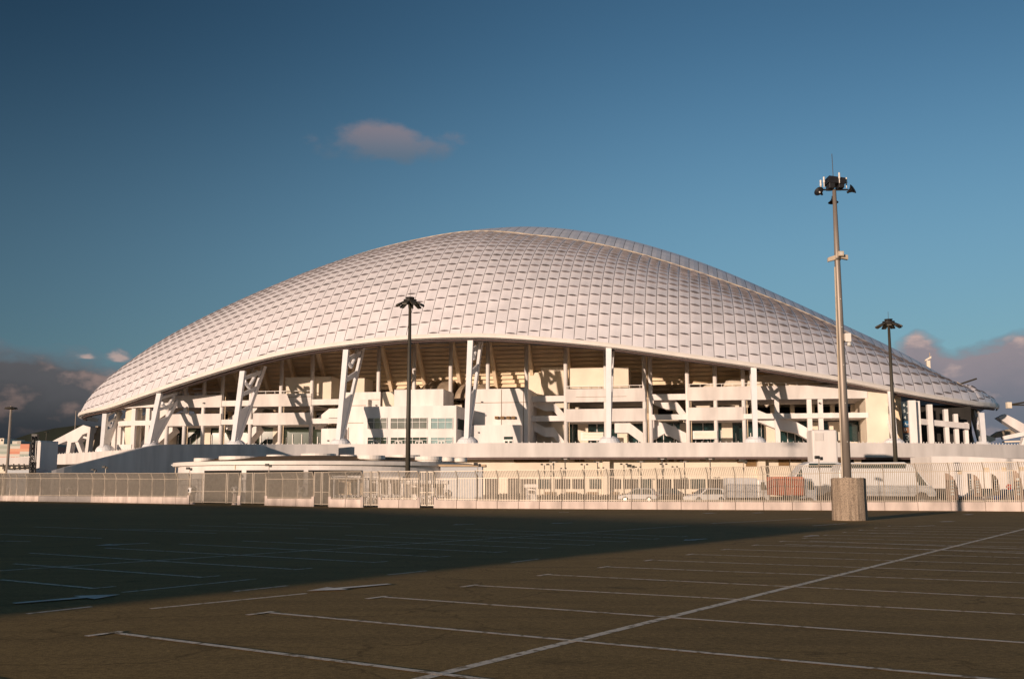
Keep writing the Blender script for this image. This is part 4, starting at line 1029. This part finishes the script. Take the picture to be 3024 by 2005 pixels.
# ================================================================== ROUND-HEADED LAMP MASTS
def lamp_mast(px, ybase, d, ytop, label, first=None):
    p = pl(px, d)
    t = thing('lamp_mast', p, label, 'lamp mast', 'dark lamp masts with a ring of floodlights'); zt = pt(px, ytop, d).z
    k = zt/18.6
    mb = MB(); mb.tube([p, p+Vector((0, 0, zt*.5)), p+Vector((0, 0, zt-.3))], [.24*k, .2*k, .13*k], 12); mb.build('pole', 'darkpole', t, smooth=True)
    mb = MB(); mb.lathe(p+Vector((0, 0, zt-.45)), [(.2, 0), (.55, .12), (.62, .40), (.40, .44)], 16); mb.build('head_ring', 'black', t)
    mb = MB(); mb.lathe(p+Vector((0, 0, zt+.06)), [(.38, 0), (.42, .12)], 12); mb.build('top_plate', 'black', t)
    mb = MB(); mb.tube([p+Vector((0, 0, zt)), p+Vector((0, 0, zt+.95))], .02, 5); mb.build('lightning_rod', 'black', t)
    for j in range(9):
        a = 2*math.pi*(j+.3)/9; r0, r1 = .55, 1.32; ca, sa = math.cos(a), math.sin(a); mb = MB(); tn = Vector((-sa, ca, 0))*.24; rad_ = Vector((ca, sa, 0))
        lo, hi = zt-.62-random.uniform(0, .08), zt-.18
        q = [p+rad_*r0-tn+Vector((0, 0, hi-.12)), p+rad_*r1-tn+Vector((0, 0, lo-.04)), p+rad_*r1+tn+Vector((0, 0, lo-.04)), p+rad_*r0+tn+Vector((0, 0, hi-.12))]
        q2 = [v+Vector((0, 0, .14)) for v in q]; mb.hexa(q+q2); o = mb.build('floodlight', 'darkpole', t, bevel=.03)
        mb = MB(); qq = [v+Vector((0, 0, -.012)) for v in q]; c = sum(qq, Vector())/4; qq = [c+(v-c)*.8 for v in qq]
        mb.add(qq, [(3, 2, 1, 0)]); mb.build('lens', 'lamp', o)
    return t
lamp_mast(1204, 1480, 95, 884, 'dark round-headed lamp mast standing in front of the round pavilion')
lamp_mast(2647, 1480, 104, 948, 'dark round-headed lamp mast behind the fence right of the tall grey pole')
def far_mast(px, ybase, ytop, d, label, m='pole', head=True):
    p = pl(px, d); zt = pt(px, ytop, d).z; t = thing('lamp_mast', p, label, 'lamp mast', 'distant lamp masts on the left')
    mb = MB(); mb.tube([p, p+Vector((0, 0, zt))], [.26, .16], 8); mb.build('pole', m, t)
    if head: mb = MB(); mb.lathe(p+Vector((0, 0, zt-.5)), [(.2, 0), (.95, .08), (.8, .3), (.2, .4)], 10); mb.build('lamp_head', 'darkpole', t)
far_mast(20, 1400, 1199, 150, 'slim pale lamp mast in front of the pastel mosaic building')
far_mast(214, 1400, 1213, 330, 'slim pale mast rising behind the white end buttress', head=False)
far_mast(130, 1400, 1274, 420, 'small far dark lamp mast behind the grey block', m='darkpole')
# ================================================================== TWIN-HEAD LAMPS OF THE INNER CAR PARK
proto = None
tl = [(1608, 1370, 138), (1635, 1362, 124), (1627, 1370, 150), (1669, 1353, 112), (1726, 1370, 138), (1765, 1362, 124), (1843, 1369, 138), (1893, 1361, 124), (1960, 1369, 138), (2022, 1361, 124), (1956, 1353, 112), (2098, 1353, 112), (1664, 1382, 165), (1775, 1380, 165), (1885, 1378, 165), (1993, 1377, 165)]
rowname = {112: 'nearest row', 124: 'second row', 138: 'third row', 150: 'third row', 165: 'farthest row'}
cnt = {}
for (px, y, d) in tl:
    p = pl(px, d); zt = pt(px, y, d).z
    if proto is None:
        h0 = 4.9
        proto = thing('car_park_lamp', p, '', 'street lamp', 'twin-headed lamps in the inner car park')
        mb = MB(); mb.tube([p, p+Vector((0, 0, h0-.15))], [.08, .055], 8); mb.build('pole', 'darkpole', proto)
        mb = MB(); mb.box(p.x-.35, p.x+.35, p.y-.04, p.y+.04, h0-.12, h0-.06); mb.build('arm', 'rim', proto)
        for s_ in (-1, 1):
            mb = MB(); mb.hexa([p+Vector(v) for v in ((s_*.36-.17, -.16, h0-.16), (s_*.36+.17, -.16, h0-.16), (s_*.36+.16, .16, h0-.12), (s_*.36-.16, .16, h0-.12), (s_*.36-.14, -.13, h0+.06), (s_*.36+.14, -.13, h0+.06), (s_*.36+.13, .13, h0+.07), (s_*.36-.13, .13, h0+.07))])
            mb.build('lamp_head', 'darkpole', proto, bevel=.05)
        o = proto
    else: o = copy_tree(proto); o.location = p
    s_ = zt/4.9; o.scale = (1, 1, s_)
    n_ = cnt.get(rowname[d], 0); cnt[rowname[d]] = n_+1
    o['label'] = 'twin-headed car park lamp, %s from the left in the %s behind the fence' % (['first', 'second', 'third', 'fourth', 'fifth'][n_], rowname[d])
# ================================================================== FOOTBALL BALLS
def ball(px, py, d, r, label, ped=True):
    p = pl(px, d); c = Vector((p.x, p.y, pt(px, py, d).z)); t = thing('football_sculpture', p, label, 'ball sculpture', 'football sculptures behind the fence')
    import bmesh
    bm = bmesh.new(); bmesh.ops.create_icosphere(bm, subdivisions=4, radius=r)
    ic = bmesh.new(); bmesh.ops.create_icosphere(ic, subdivisions=1, radius=1); vd = [v.co.normalized() for v in ic.verts]; ic.free()
    rot = Matrix.Rotation(px*.7, 3, 'Z') @ Matrix.Rotation(.6, 3, 'X')
    vd = [rot @ v for v in vd]
    mb = MB(); mb.v = [tuple(c+v.co) for v in bm.verts]
    for f in bm.faces:
        n = f.calc_center_median().normalized(); mb.f.append(tuple(v.index for v in f.verts)); mb.m.append(1 if max(n.dot(v) for v in vd) > .945 else 0)
    bm.free(); mb.build('ball', ['ballw', 'black'], t, smooth=True)
    if ped: mb = MB(); mb.lathe(p, [(r*.75, 0), (r*.6, .1), (r*.5, c.z-r*.9)], 14); mb.build('pedestal', 'wall', t)
for (x, y, d, r, lab) in ((208, 1447, 119.5, .47, 'football sculpture farthest left in front of the ramp wall'), (570, 1447, 101.5, .42, 'football sculpture at the left edge of the round pavilion'), (696, 1446, 98, .40, 'football sculpture behind the wide gate'),
                     (889, 1446, 95, .42, 'football sculpture left of the narrow gates'), (1323, 1458, 86, .36, 'football sculpture right of the kiosks')):
    ball(x, y, d, r, lab)
bpz = None
for k in range(15):
    px = 1008+k*20.5; d = 91-k*.25; p = pl(px, d)
    if bpz is None:
        bpz = thing('ball_bollard', p, '', 'bollard', 'row of patterned ball bollards by the kiosks'); mb = MB(); vv = MB()
        mb.lathe(p+Vector((0, 0, .50)), [(.02, 0), (.15, .06), (.22, .2), (.22, .26), (.15, .4), (.02, .46)], 12)
        mb.m = [(1 if (i//12+i % 12) % 3 == 0 else 0) for i in range(len(mb.f))]; mb.build('ball', ['ballw', 'black'], bpz)
        mb = MB(); mb.lathe(p, [(.14, 0), (.10, .5)], 10); mb.build('stem', 'wall', bpz); o = bpz
    else: o = copy_tree(bpz); o.location = p; o.rotation_euler = (0, 0, k*1.3)
    o['label'] = 'small black and white ball bollard in the row in front of the kiosks'
# ================================================================== KIOSKS
def kiosk(px0, px1, ytop, d, label, z0=0, m='white', hcan=.32, dep=2.2):
    c = pl((px0+px1)/2, d); t = thing('kiosk', c, label, 'kiosk', 'white kiosks behind the fence')
    a, b_ = pt(px0, ytop, d), pt(px1, ytop, d); zt = a.z
    mb = MB(); mb.box(a.x, b_.x, d-.5, d+dep, zt-hcan, zt); mb.build('canopy', 'rim', t, bevel=.03)
    w_ = b_.x-a.x; n = max(2, int(w_/1.1)+1)
    for k in range(n):
        x = a.x+.2+(w_-.4)*k/(n-1); mb = MB(); mb.box(x-.07, x+.07, d-.3, d-.16, 0, zt-hcan); mb.build('post', 'frame', t)
    mb = MB(); mb.box(a.x+.15, b_.x-.15, d+.1, d+.3, 0, .95); mb.build('counter', 'frame', t)
    mb = MB(); mb.box(a.x+.2, b_.x-.2, d+dep-.2, d+dep, 0, zt-hcan); mb.build('back_wall', m, t)
    for k in range(n-1):
        x = a.x+.2+(w_-.4)*(k+.5)/(n-1); mb = MB(); mb.box(x-.28, x+.28, d+.5, d+.56, 1.05, zt-hcan-.25); mb.build('window', 'glassg' if k % 2 else 'deep', t)
kiosk(982, 1068, 1404, 93, 'long white kiosk with a flat canopy left of the lamp mast', m='step')
kiosk(1075, 1190, 1406, 92, 'white kiosk with posts directly behind the middle narrow gate')
kiosk(1196, 1322, 1418, 88, 'lower white kiosk right of the lamp mast')
kiosk(1549, 1590, 1429, 95, 'tiny white kiosk with a striped canopy standing alone behind the fence')
# ================================================================== LEFT GROUP
A_ = pl(115, 133); Bq = A_+Vector((.43, .9, 0))*2.7*1.0; Dq = A_+Vector((-.9, .43, 0))*1.0; zt = pt(115, 1305, 133).z
gb = thing('stair_block', A_, 'tall plain grey block standing at the left foot of the ramp', 'block')
mb = MB(); mb.prism([A_, Bq, Bq+(Dq-A_), Dq][::1], (0, 0, zt)); mb.build('block_wall', 'band', gb)
mb = MB(); mb.prism([v+Vector((0, 0, zt)) for v in (A_+(A_-Bq)*.04, Bq, Bq+(Dq-A_)*1.05, Dq+(Dq-A_)*.05)], (0, 0, .18)); mb.build('block_cap', 'shade', gb)
tw = pl(95, 122); zt = pt(95, 1288, 122).z
tt = thing('lattice_pole', tw, 'dark lattice pole beside the grey block at the far left', 'pole')
mb = MB()
for sx, sy in ((-1, -1), (1, -1), (1, 1), (-1, 1)): mb.tube([tw+Vector((sx*.24, sy*.24, 0)), tw+Vector((sx*.22, sy*.22, zt))], .07, 5)
for k in range(13):
    z = k*zt/13; mb.tube([tw+Vector((-.24, -.24, z)), tw+Vector((.24, -.24, z+zt/13))], .05, 4); mb.tube([tw+Vector((.24, -.24, z)), tw+Vector((-.24, -.24, z+zt/13))], .05, 4)
mb.build('lattice', 'black', tt); mb = MB(); mb.box(tw.x-.32, tw.x+.32, tw.y-.1, tw.y+.5, zt-.3, zt+.25); mb.box(tw.x-.3, tw.x+.3, tw.y, tw.y+.3, 1.6, zt*.6); mb.build('speaker', 'black', tt)
ms = thing('mosaic_building', pl(20, 300), 'far building clad in pastel orange and green rectangles at the left edge', 'building')
mb = MB(); mb.pbox(-260, 1311, 87, 1420, 300, 60, z0=0); mb.build('mosaic_wall', 'mosaic', ms)
mb = MB(); mb.pbox(36, 1302, 62, 1311, 305, 40); mb.build('roof_unit', 'mosaic', ms)
wb = thing('white_balustrade', pl(30, 200), 'white curved balustrade and low wall in front of the mosaic building', 'balustrade')
mb = MB(); mb.pbox(-260, 1350, 86, 1369, 200, 1); mb.build('band', 'band', wb)
mb = MB(); mb.pbox(-260, 1372, 86, 1420, 204, 1, z0=0); mb.build('back_wall', 'cream', wb)
for k in range(9): mb = MB(); mb.pbox(-40+k*15.5, 1369, -38+k*15.5, 1385, 201, .4); mb.build('post', 'darkpole', wb)
dk = thing('shelter', pl(60, 126), 'low dark-roofed shelter left of the grey block', 'shelter')
mb = MB()
mb.hexa([pt(22, 1386, 126), pt(97, 1384, 126), pt(97, 1384, 132), pt(22, 1386, 132), pt(34, 1382, 126), pt(97, 1377, 126), pt(97, 1377, 132), pt(34, 1382, 132)]); mb.build('roof', 'deep', dk)
mb = MB(); mb.pbox(20, 1386, 98, 1420, 126.5, 4, z0=0); mb.build('wall', 'shade', dk)
fb = thing('far_house', pl(5, 700), 'tiny cream building on the skyline above the mosaic building', 'building'); mb = MB(); mb.pbox(-20, 1294, 12, 1312, 700, 30, z0=0); mb.build('wall', 'cream', fb)
mb = MB(); mb.pbox(3, 1297, 6, 1302, 699.5, .4); mb.build('window', 'deep', fb)
# ================================================================== RIGHT GROUP
wl = thing('white_pavilion', pl(2900, 150), 'long smooth white low building behind the feather flags', 'building')
mb = MB(); top_ = [(2750, 1347), (2830, 1347), (2900, 1350), (2960, 1353), (3024, 1355), (3140, 1358), (3500, 1368)]
for (x0, y0), (x1, y1) in zip(top_, top_[1:]):
    a, b_ = pt(x0, y0, 152), pt(x1, y1, 152); mb.hexa([Vector((a.x, 152, 0)), Vector((b_.x, 152, 0)), Vector((b_.x, 160, 0)), Vector((a.x, 160, 0)), a, b_, b_+Vector((0, 8, 0)), a+Vector((0, 8, 0))])
mb.build('wall', 'white', wl)
for (x0, y0, x1, y1) in ((2830, 1388, 2840, 1400), (2906, 1380, 2920, 1393), (2960, 1379, 2972, 1391), (3012, 1378, 3024, 1390)): mb = MB(); mb.pbox(x0, y0, x1, y1, 151.9, .1); mb.build('wall_panel', 'step', wl)
tk = thing('white_tower_block', pl(2438, 150), 'white block with a grey panel rising in front of the podium', 'tower')
mb = MB(); mb.pbox(2403, 1269, 2472, 1400, 150, 3, z0=0); mb.build('tower_wall', 'white', tk, bevel=.25); mb = MB(); mb.pbox(2407, 1278, 2431, 1301, 149.9, .15); mb.build('panel', 'band', tk)
mb = MB(); mb.pbox(2472, 1275, 2484, 1300, 150.6, 2); mb.build('side_ledge', 'cream', tk)
def coach(px0, px1, ytop, d, label, flip=False):
    a, b_ = pt(px0, ytop, d), pt(px1, ytop, d); Lc = b_.x-a.x; h = a.z; t = thing('coach', Vector(((a.x+b_.x)/2, d, 0)), label, 'coach', 'white coaches parked behind the fence')
    X0 = a.x
    prof = [(0.25, .9), (0, 1.5), (.05, h-.7), (.25, h-.25), (.7, h-.04), (Lc-2.6, h), (Lc-2.0, h-.25), (Lc-.2, 1.5), (Lc, 1.15), (Lc-.1, .85)]
    if flip: prof = [(Lc-x, z) for x, z in prof][::-1]
    mb = MB(); mb.prism([Vector((X0+x, d, z)) for x, z in prof], (0, 2.5, 0)); body = mb.build('body', 'carwhite', t, bevel=.08)
    mb = MB(); mb.box(X0+(.8 if not flip else 2.4), X0+Lc-(2.5 if not flip else .8), d-.012, d+.05, h-.52, h-.14); mb.build('window_strip', 'glass', t)
    mb = MB(); mb.box(X0+.6, X0+Lc-.9, d+.1, d+2.3, .45, .95); mb.build('underframe', 'deep', t)
    sx = 1 if not flip else -1; xo = X0 if not flip else X0+Lc
    mb = MB(); 
    q = [(Lc-1.75, h-.55), (Lc-.75, h-1.95), (Lc-1.5, h-1.95), (Lc-1.75, h-1.2)]
    mb.prism([Vector((xo+sx*x, d-.01, z)) for x, z in (q if not flip else q[::-1])], (0, .06, 0)); mb.build('side_window', 'glass', t)
    for xw in (1.6, Lc-1.3):
        x = xo+sx*xw; mb = MB(); mb.tube([Vector((x, d-.015, .62)), Vector((x, d+.4, .62))], .62, 20); arc_ = mb.build('wheel_arch', 'deep', t)
        mb = MB(); mb.tube([Vector((x, d-.05, .48)), Vector((x, d+.25, .48))], .46, 20); wo_ = mb.build('wheel', 'tyre', t); mb = MB(); mb.tube([Vector((x, d-.07, .48)), Vector((x, d-.03, .48))], .22, 14); mb.build('rim', 'chrome', wo_)
coach(2476, 2762, 1364, 88, 'white coach with a slanted front right of the tall pole')
coach(2308, 2500, 1363, 92, 'white coach with a rounded rear behind the orange container truck', flip=True)
def car(px, yb, d, Lc, h, m, label, rz=0.):
    p = pl(px, d); t = thing('car', p, label, 'car', 'cars parked behind the fence', rz=rz)
    W = world[t.name]; P = lambda x, y, z: W @ Vector((x, y, z))
    hw = .88; k = Lc/4.5; bel = h*.58
    lo = [(-2.2, .32), (-2.25, .65), (-2.1, bel), (1.0, bel+.02), (2.05, bel-.12), (2.25, .6), (2.2, .3)]
    mb = MB(); mb.prism([P(x*k, -hw, z) for x, z in lo], P(0, hw, 0)-P(0, -hw, 0)); mb.build('body', m, t, bevel=.06)
    up = [(-2.0, bel), (-1.65, h-.04), (-1.2, h), (.25, h), (1.15, bel)]
    mb = MB(); a = [P(x*k, -hw+.06, z) for x, z in up]; c = [P(x*k, hw-.06, z) for x, z in up]
    a = [P(x*k, -hw+.06+(.12 if z > bel else 0), z) for x, z in up]; c = [P(x*k, hw-.06-(.12 if z > bel else 0), z) for x, z in up]; n = len(up)
    mb.add(a+c, [tuple(range(n)), tuple(range(2*n-1, n-1, -1))]+[(i, i+n, (i+1) % n+n, (i+1) % n) for i in range(n)]); cab = mb.build('cabin', m, t, bevel=.04)
    for s_ in (-1, 1):
        for (x0, x1, x2, x3) in ((-1.72, -.52, -.52, -1.45), (-.42, .95, .22, -.42)):
            mb = MB(); y = s_*(hw-.055); y2 = s_*(hw-.165); mb.add([P(x0*k, y+s_*.01, bel+.03), P(x1*k, y+s_*.01, bel+.03), P(x2*k, y2+s_*.012, h-.09), P(x3*k, y2+s_*.012, h-.09)], [(0, 1, 2, 3)]); mb.build('side_window', 'glass', cab)
    mb = MB(); mb.add([P(1.12*k+.02, -hw+.12, bel+.05), P(1.12*k+.02, hw-.12, bel+.05), P(.3*k+.02, hw-.24, h-.05), P(.3*k+.02, -hw+.24, h-.05)], [(0, 1, 2, 3)]); mb.build('windscreen', 'glass', cab)
    for x in (-1.35, 1.38):
        for s_ in (-1, 1):
            mb = MB(); mb.tube([P(x*k, s_*(hw-.18), .32), P(x*k, s_*(hw+.02), .32)], .32, 16); wo_ = mb.build('wheel', 'tyre', t)
            mb = MB(); mb.tube([P(x*k, s_*(hw+.0), .32), P(x*k, s_*(hw+.035), .32)], .19, 12); mb.build('rim', 'chrome', wo_)
    for s_ in (-1, 1):
        mb = MB(); c_ = P(2.2*k, s_*.62, .68); mb.box(c_.x-.06, c_.x+.06, c_.y-.14, c_.y+.14, c_.z-.07, c_.z+.07); mb.build('headlight', 'lamp', t)
        mb = MB(); c_ = P(-2.2*k, s_*.66, .75); mb.box(c_.x-.06, c_.x+.06, c_.y-.12, c_.y+.12, c_.z-.08, c_.z+.08); mb.build('tail_light', 'red', t)
car(2082, 1477, 108, 4.3, 1.5, 'carwhite', 'white hatchback with its front to the left behind the fence', rz=math.pi+.35)
car(1912, 1477, 120, 4.4, 1.45, 'cargrey', 'grey saloon car left of the white hatchback', rz=.2)
car(1885, 1475, 112, 4.2, 1.5, 'cargrey', 'silver-grey car nearest the thin fence lamp', rz=math.pi-.3)
car(1984, 1476, 130, 4.4, 1.45, 'cardark', 'dark car between the grey saloon and the white hatchback', rz=.1)
car(2890, 1476, 100, 4.4, 1.5, 'cardark', 'black car parked among the feather flags', rz=math.pi)
car(2975, 1476, 96, 4.3, 1.45, 'carblue', 'blue car under the red no-entry sign', rz=math.pi+.15)
car(2768, 1476, 104, 4.3, 1.5, 'cardark', 'dark car just right of the white coach', rz=math.pi/2+.3)
# trucks
def truck(px0, px1, ytop, d, mbox, mcab, label):
    a, b_ = pt(px0, ytop, d), pt(px1, ytop, d); h = a.z; Lc = b_.x-a.x; X0 = a.x; t = thing('truck', Vector(((a.x+b_.x)/2, d, 0)), label, 'truck')
    mb = MB(); mb.box(X0, X0+Lc*.70, d, d+2.2, .75+.25*(h > 2.4), h); mb.build('cargo_box', mbox, t, bevel=.05)
    mb = MB()
    for k in range(9): mb.box(X0+.1+k*Lc*.076, X0+.14+k*Lc*.076, d-.02, d-.002, .95, h-.1)
    mb.build('box_ribs', mbox, t)
    x1 = X0+Lc*.72; e = X0+Lc
    mb = MB(); mb.prism([Vector((x1, d+.1, .55)), Vector((e, d+.1, .55)), Vector((e, d+.1, h*.55)), Vector((e-.35, d+.1, h*.93)), Vector((x1, d+.1, h*.95))], (0, 2, 0)); cab = mb.build('cab', mcab, t, bevel=.06)
    mb = MB(); mb.add([Vector((x1+.25, d+.08, h*.58)), Vector((e-.2, d+.08, h*.58)), Vector((e-.42, d+.08, h*.86)), Vector((x1+.25, d+.08, h*.86))], [(0, 1, 2, 3)]); mb.build('side_window', 'glass', cab)
    mb = MB(); mb.box(X0+.1, e-.1, d+.3, d+1.9, .4, .75); mb.build('chassis', 'deep', t)
    for x in (X0+.7, X0+Lc*.5, e-.7):
        mb = MB(); mb.tube([Vector((x, d+.02, .42)), Vector((x, d+.35, .42))], .42, 16); wo_ = mb.build('wheel', 'tyre', t); mb = MB(); mb.tube([Vector((x, d-.01, .42)), Vector((x, d+.03, .42))], .2, 12); mb.build('rim', 'chrome', wo_)
truck(2283, 2412, 1407, 84, 'orange', 'shade', 'truck with a bright orange container behind the fence')
truck(2150, 2272, 1411, 88, 'shade', 'carwhite', 'grey-white box truck left of the orange one')
# feather flags
def flag(px0, px1, y0, y1, m, label, rect=False, d=84):
    a = pt(px0, y0, d); b_ = pt(px1, y1, d); t = thing('feather_flag', Vector((a.x, d, 0)), label, 'flag', 'advertising flags beside the parked cars'); h = a.z-b_.z; w_ = b_.x-a.x
    mb = MB(); mb.tube([Vector((a.x, d, 0)), Vector((a.x, d, a.z+.05))], .03, 6); mb.lathe((a.x, d, 0), [(.3, 0), (.25, .08)], 12); mb.build('flag_pole', 'steel', t)
    if rect: pts_ = [(0, 0), (w_, 0), (w_, h), (0, h)]
    else: pts_ = [(0, 0), (w_, .0), (w_*.98, h*.45), (w_*.86, h*.68), (w_*.62, h*.87), (w_*.25, h*.98), (0, h)]
    mb = MB(); mb.prism([Vector((a.x+.03+x, d, b_.z+z)) for x, z in pts_], (0, .015, 0)); cl = mb.build('cloth', m, t)
    mb = MB()
    for k in range(5):      # lettering running up the cloth, too small in the photograph to read
        z = b_.z+h*(.18+.12*k); mb.box(a.x+.03+w_*.28, a.x+.03+w_*.68, d-.012, d-.004, z, z+h*.07)
    mb.build('lettering', 'letter', cl)
flag(2790, 2829, 1396, 1476, 'bannerbrown', 'tan feather flag nearest the white coach')
flag(2856, 2872, 1398, 1458, 'bannerblue', 'narrow dark rectangular banner between two tan feather flags', rect=True)
flag(2873, 2899, 1401, 1466, 'bannerbrown', 'shorter tan feather flag right of the dark rectangular banner')
flag(2927, 2953, 1399, 1462, 'bannerdark', 'dark red-brown feather flag left of the no-entry sign')
flag(2991, 3023, 1387, 1478, 'bannerbrown', 'tall tan feather flag at the right edge')
ne = pl(2976, 83); zt = pt(2976, 1437, 83).z
sg_ = thing('no_entry_sign', ne, 'round red no-entry sign with a white bar', 'road sign')
mb = MB(); mb.tube([ne, ne+Vector((0, 0, zt-.2))], .03, 6); mb.build('sign_post', 'steel', sg_)
mb = MB(); mb.tube([Vector((ne.x, ne.y-.06, zt)), Vector((ne.x, ne.y-.04, zt))], .22, 24); dsc = mb.build('sign_disc', 'red', sg_); mb = MB(); mb.box(ne.x-.15, ne.x+.15, ne.y-.075, ne.y-.062, zt-.035, zt+.035); mb.build('white_bar', 'letter', dsc)
# crane at the right edge and a jib behind the roof
cr0 = thing('tower_crane', pl(3060, 520), 'distant tower crane with its jib reaching in from the right edge', 'crane')
mb = MB(); a, b_, c = pt(2976, 1196, 520), pt(3090, 1178, 520), pt(3090, 1196, 520); mb.tube([a, b_], .45, 5); mb.tube([a, c], .35, 5)
q = pl(3075, 520); mb.tube([q, q+Vector((0, 0, pt(3075, 1160, 520).z))], 1.1, 4); mb.build('jib', 'darkpole', cr0)
mb = MB(); mb.box(a.x-.6, a.x+1.6, 519, 521, a.z-1.6, a.z+1.4); mb.build('counterweight', 'cream', cr0)
cr1 = thing('tower_crane', pl(2880, 600), 'dark crane jib slanting up behind the right end of the roof', 'crane')
mb = MB(); mb.tube([pt(2830, 1136, 600), pt(2884, 1118, 600)], .5, 5); q = pl(2836, 600); mb.tube([q, q+Vector((0, 0, pt(2836, 1150, 600).z))], 1.2, 4); mb.build('jib', 'darkpole', cr1)
rf = thing('roof_beacon', L(ptw(2745, 1080, 262)[0], 262, 0), 'small white and brown antenna structure sticking up behind the roof edge', 'antenna')
mb = MB(); u, z = ptw(2738, 1066, 262); mb.lbox(u-.1, u+.7, 262, 263, z-9, z+.1); mb.hexa([L(*v) for v in ((u-.4, 262, z), (u+1.0, 262, z+.7), (u+1.0, 263, z+.7), (u-.4, 263, z), (u-.4, 262, z+.35), (u+1.0, 262, z+1.2), (u+1.0, 263, z+1.2), (u-.4, 263, z+.35))])
mb.build('antenna_body', 'cream', rf); mb = MB(); mb.lbox(u+.7, u+.8, 262.3, 262.5, z, z+2.0); mb.build('antenna_rod', 'soffit', rf)
# ================================================================== BUILDING BEHIND THE CAMERA (casts the long shadow on the car park)
lv = Vector((math.sin(SAZ), math.cos(SAZ), 0)); qv = Vector((-math.cos(SAZ), math.sin(SAZ), 0))
pe = [(14, 46.2), (31, 50), (40, 51), (61, 60), (71, 64.5), (84, 65), (90, 62), (128, 63)]
nb = thing('neighbour_building', lv*-50+qv*70, 'long plain building outside the left of the view whose shadow lies on the car park', 'building')
mb = MB()
for (q0, e0), (q1, e1) in zip(pe, pe[1:]):
    h0, h1 = (e0+40)*SUN_T, (e1+40)*SUN_T
    P = lambda q, p, z: lv*p+qv*q+Vector((0, 0, z))
    mb.hexa([P(q0, -40, 0), P(q1, -40, 0), P(q1, -60, 0), P(q0, -60, 0), P(q0, -40, h0), P(q1, -40, h1), P(q1, -60, h1*.8), P(q0, -60, h0*.8)])
mb.build('wall', 'cream', nb)

# low brown hedges between the car park bays
M['hedge'] = mat('hedge_leaves', (.075, .055, .025), .9, .6, 4, .6, 8)
hz = None
for k, (px, d) in enumerate([(1470, 118), (1560, 118), (1650, 116), (1740, 116), (1830, 115), (1930, 128), (2010, 112), (2120, 110), (1520, 132), (1700, 130), (1880, 135)]):
    p = pl(px, d)
    if hz is None:
        import bmesh
        bm = bmesh.new(); rnd = random.Random(3)
        for j in range(900):
            c = Vector((rnd.uniform(-1.9, 1.9), rnd.uniform(-.4, .4), rnd.uniform(.05, .85)*(1-.25*rnd.random()))); a = Vector((rnd.gauss(0, 1), rnd.gauss(0, 1), rnd.gauss(0, 1))).normalized(); b2 = a.orthogonal().normalized(); s_ = rnd.uniform(.06, .13)
            bm.faces.new([bm.verts.new(c+a*s_), bm.verts.new(c+b2*s_), bm.verts.new(c-a*s_), bm.verts.new(c-b2*s_)])
        me = bpy.data.meshes.new('hedge'); bm.to_mesh(me); bm.free(); me.materials.append(M['hedge']); hz = bpy.data.objects.new('hedge', me); COL.objects.link(hz); o = hz
    else: o = hz.copy(); COL.objects.link(o)
    o.location = p
    tag(o, 'low clipped brown hedge between parking rows behind the fence', 'hedge', 'low hedges in the inner car park')

# small fixtures and joints on the plain walls
for (x0, y0, x1, y1, w_) in ((1400, 1188, 1558, 1189.2, 206.4), (1400, 1246, 1385, 1247, 206.4), (1024, 1180, 1120, 1181, 208.4), (1545, 1150, 1546.2, 1330, 206.4), (1480, 1150, 1481, 1255, 206.4), (1028, 1262, 1029, 1300, 207.3), (1700, 1171, 1850, 1171.8, 211.2), (850, 1171, 918, 1172, 211.2)):
    if x1 > x0: blk('wall_joint', 'brownvent', x0, y0, x1, y1, w_, .15)
for (x, y, w_) in ((1422, 1187, 206.3), (1413, 1277, 203.1), (1110, 1197, 208.4), (1350, 1205, 198.2), (968, 1301, 205.9), (1540, 1290, 206.3), (2240, 1186, 211.1), (2420, 1190, 211.1), (600, 1190, 211.1)):
    blk('wall_lamp', 'black', x-2, y-2, x+2, y+2, w_-.2, .3)
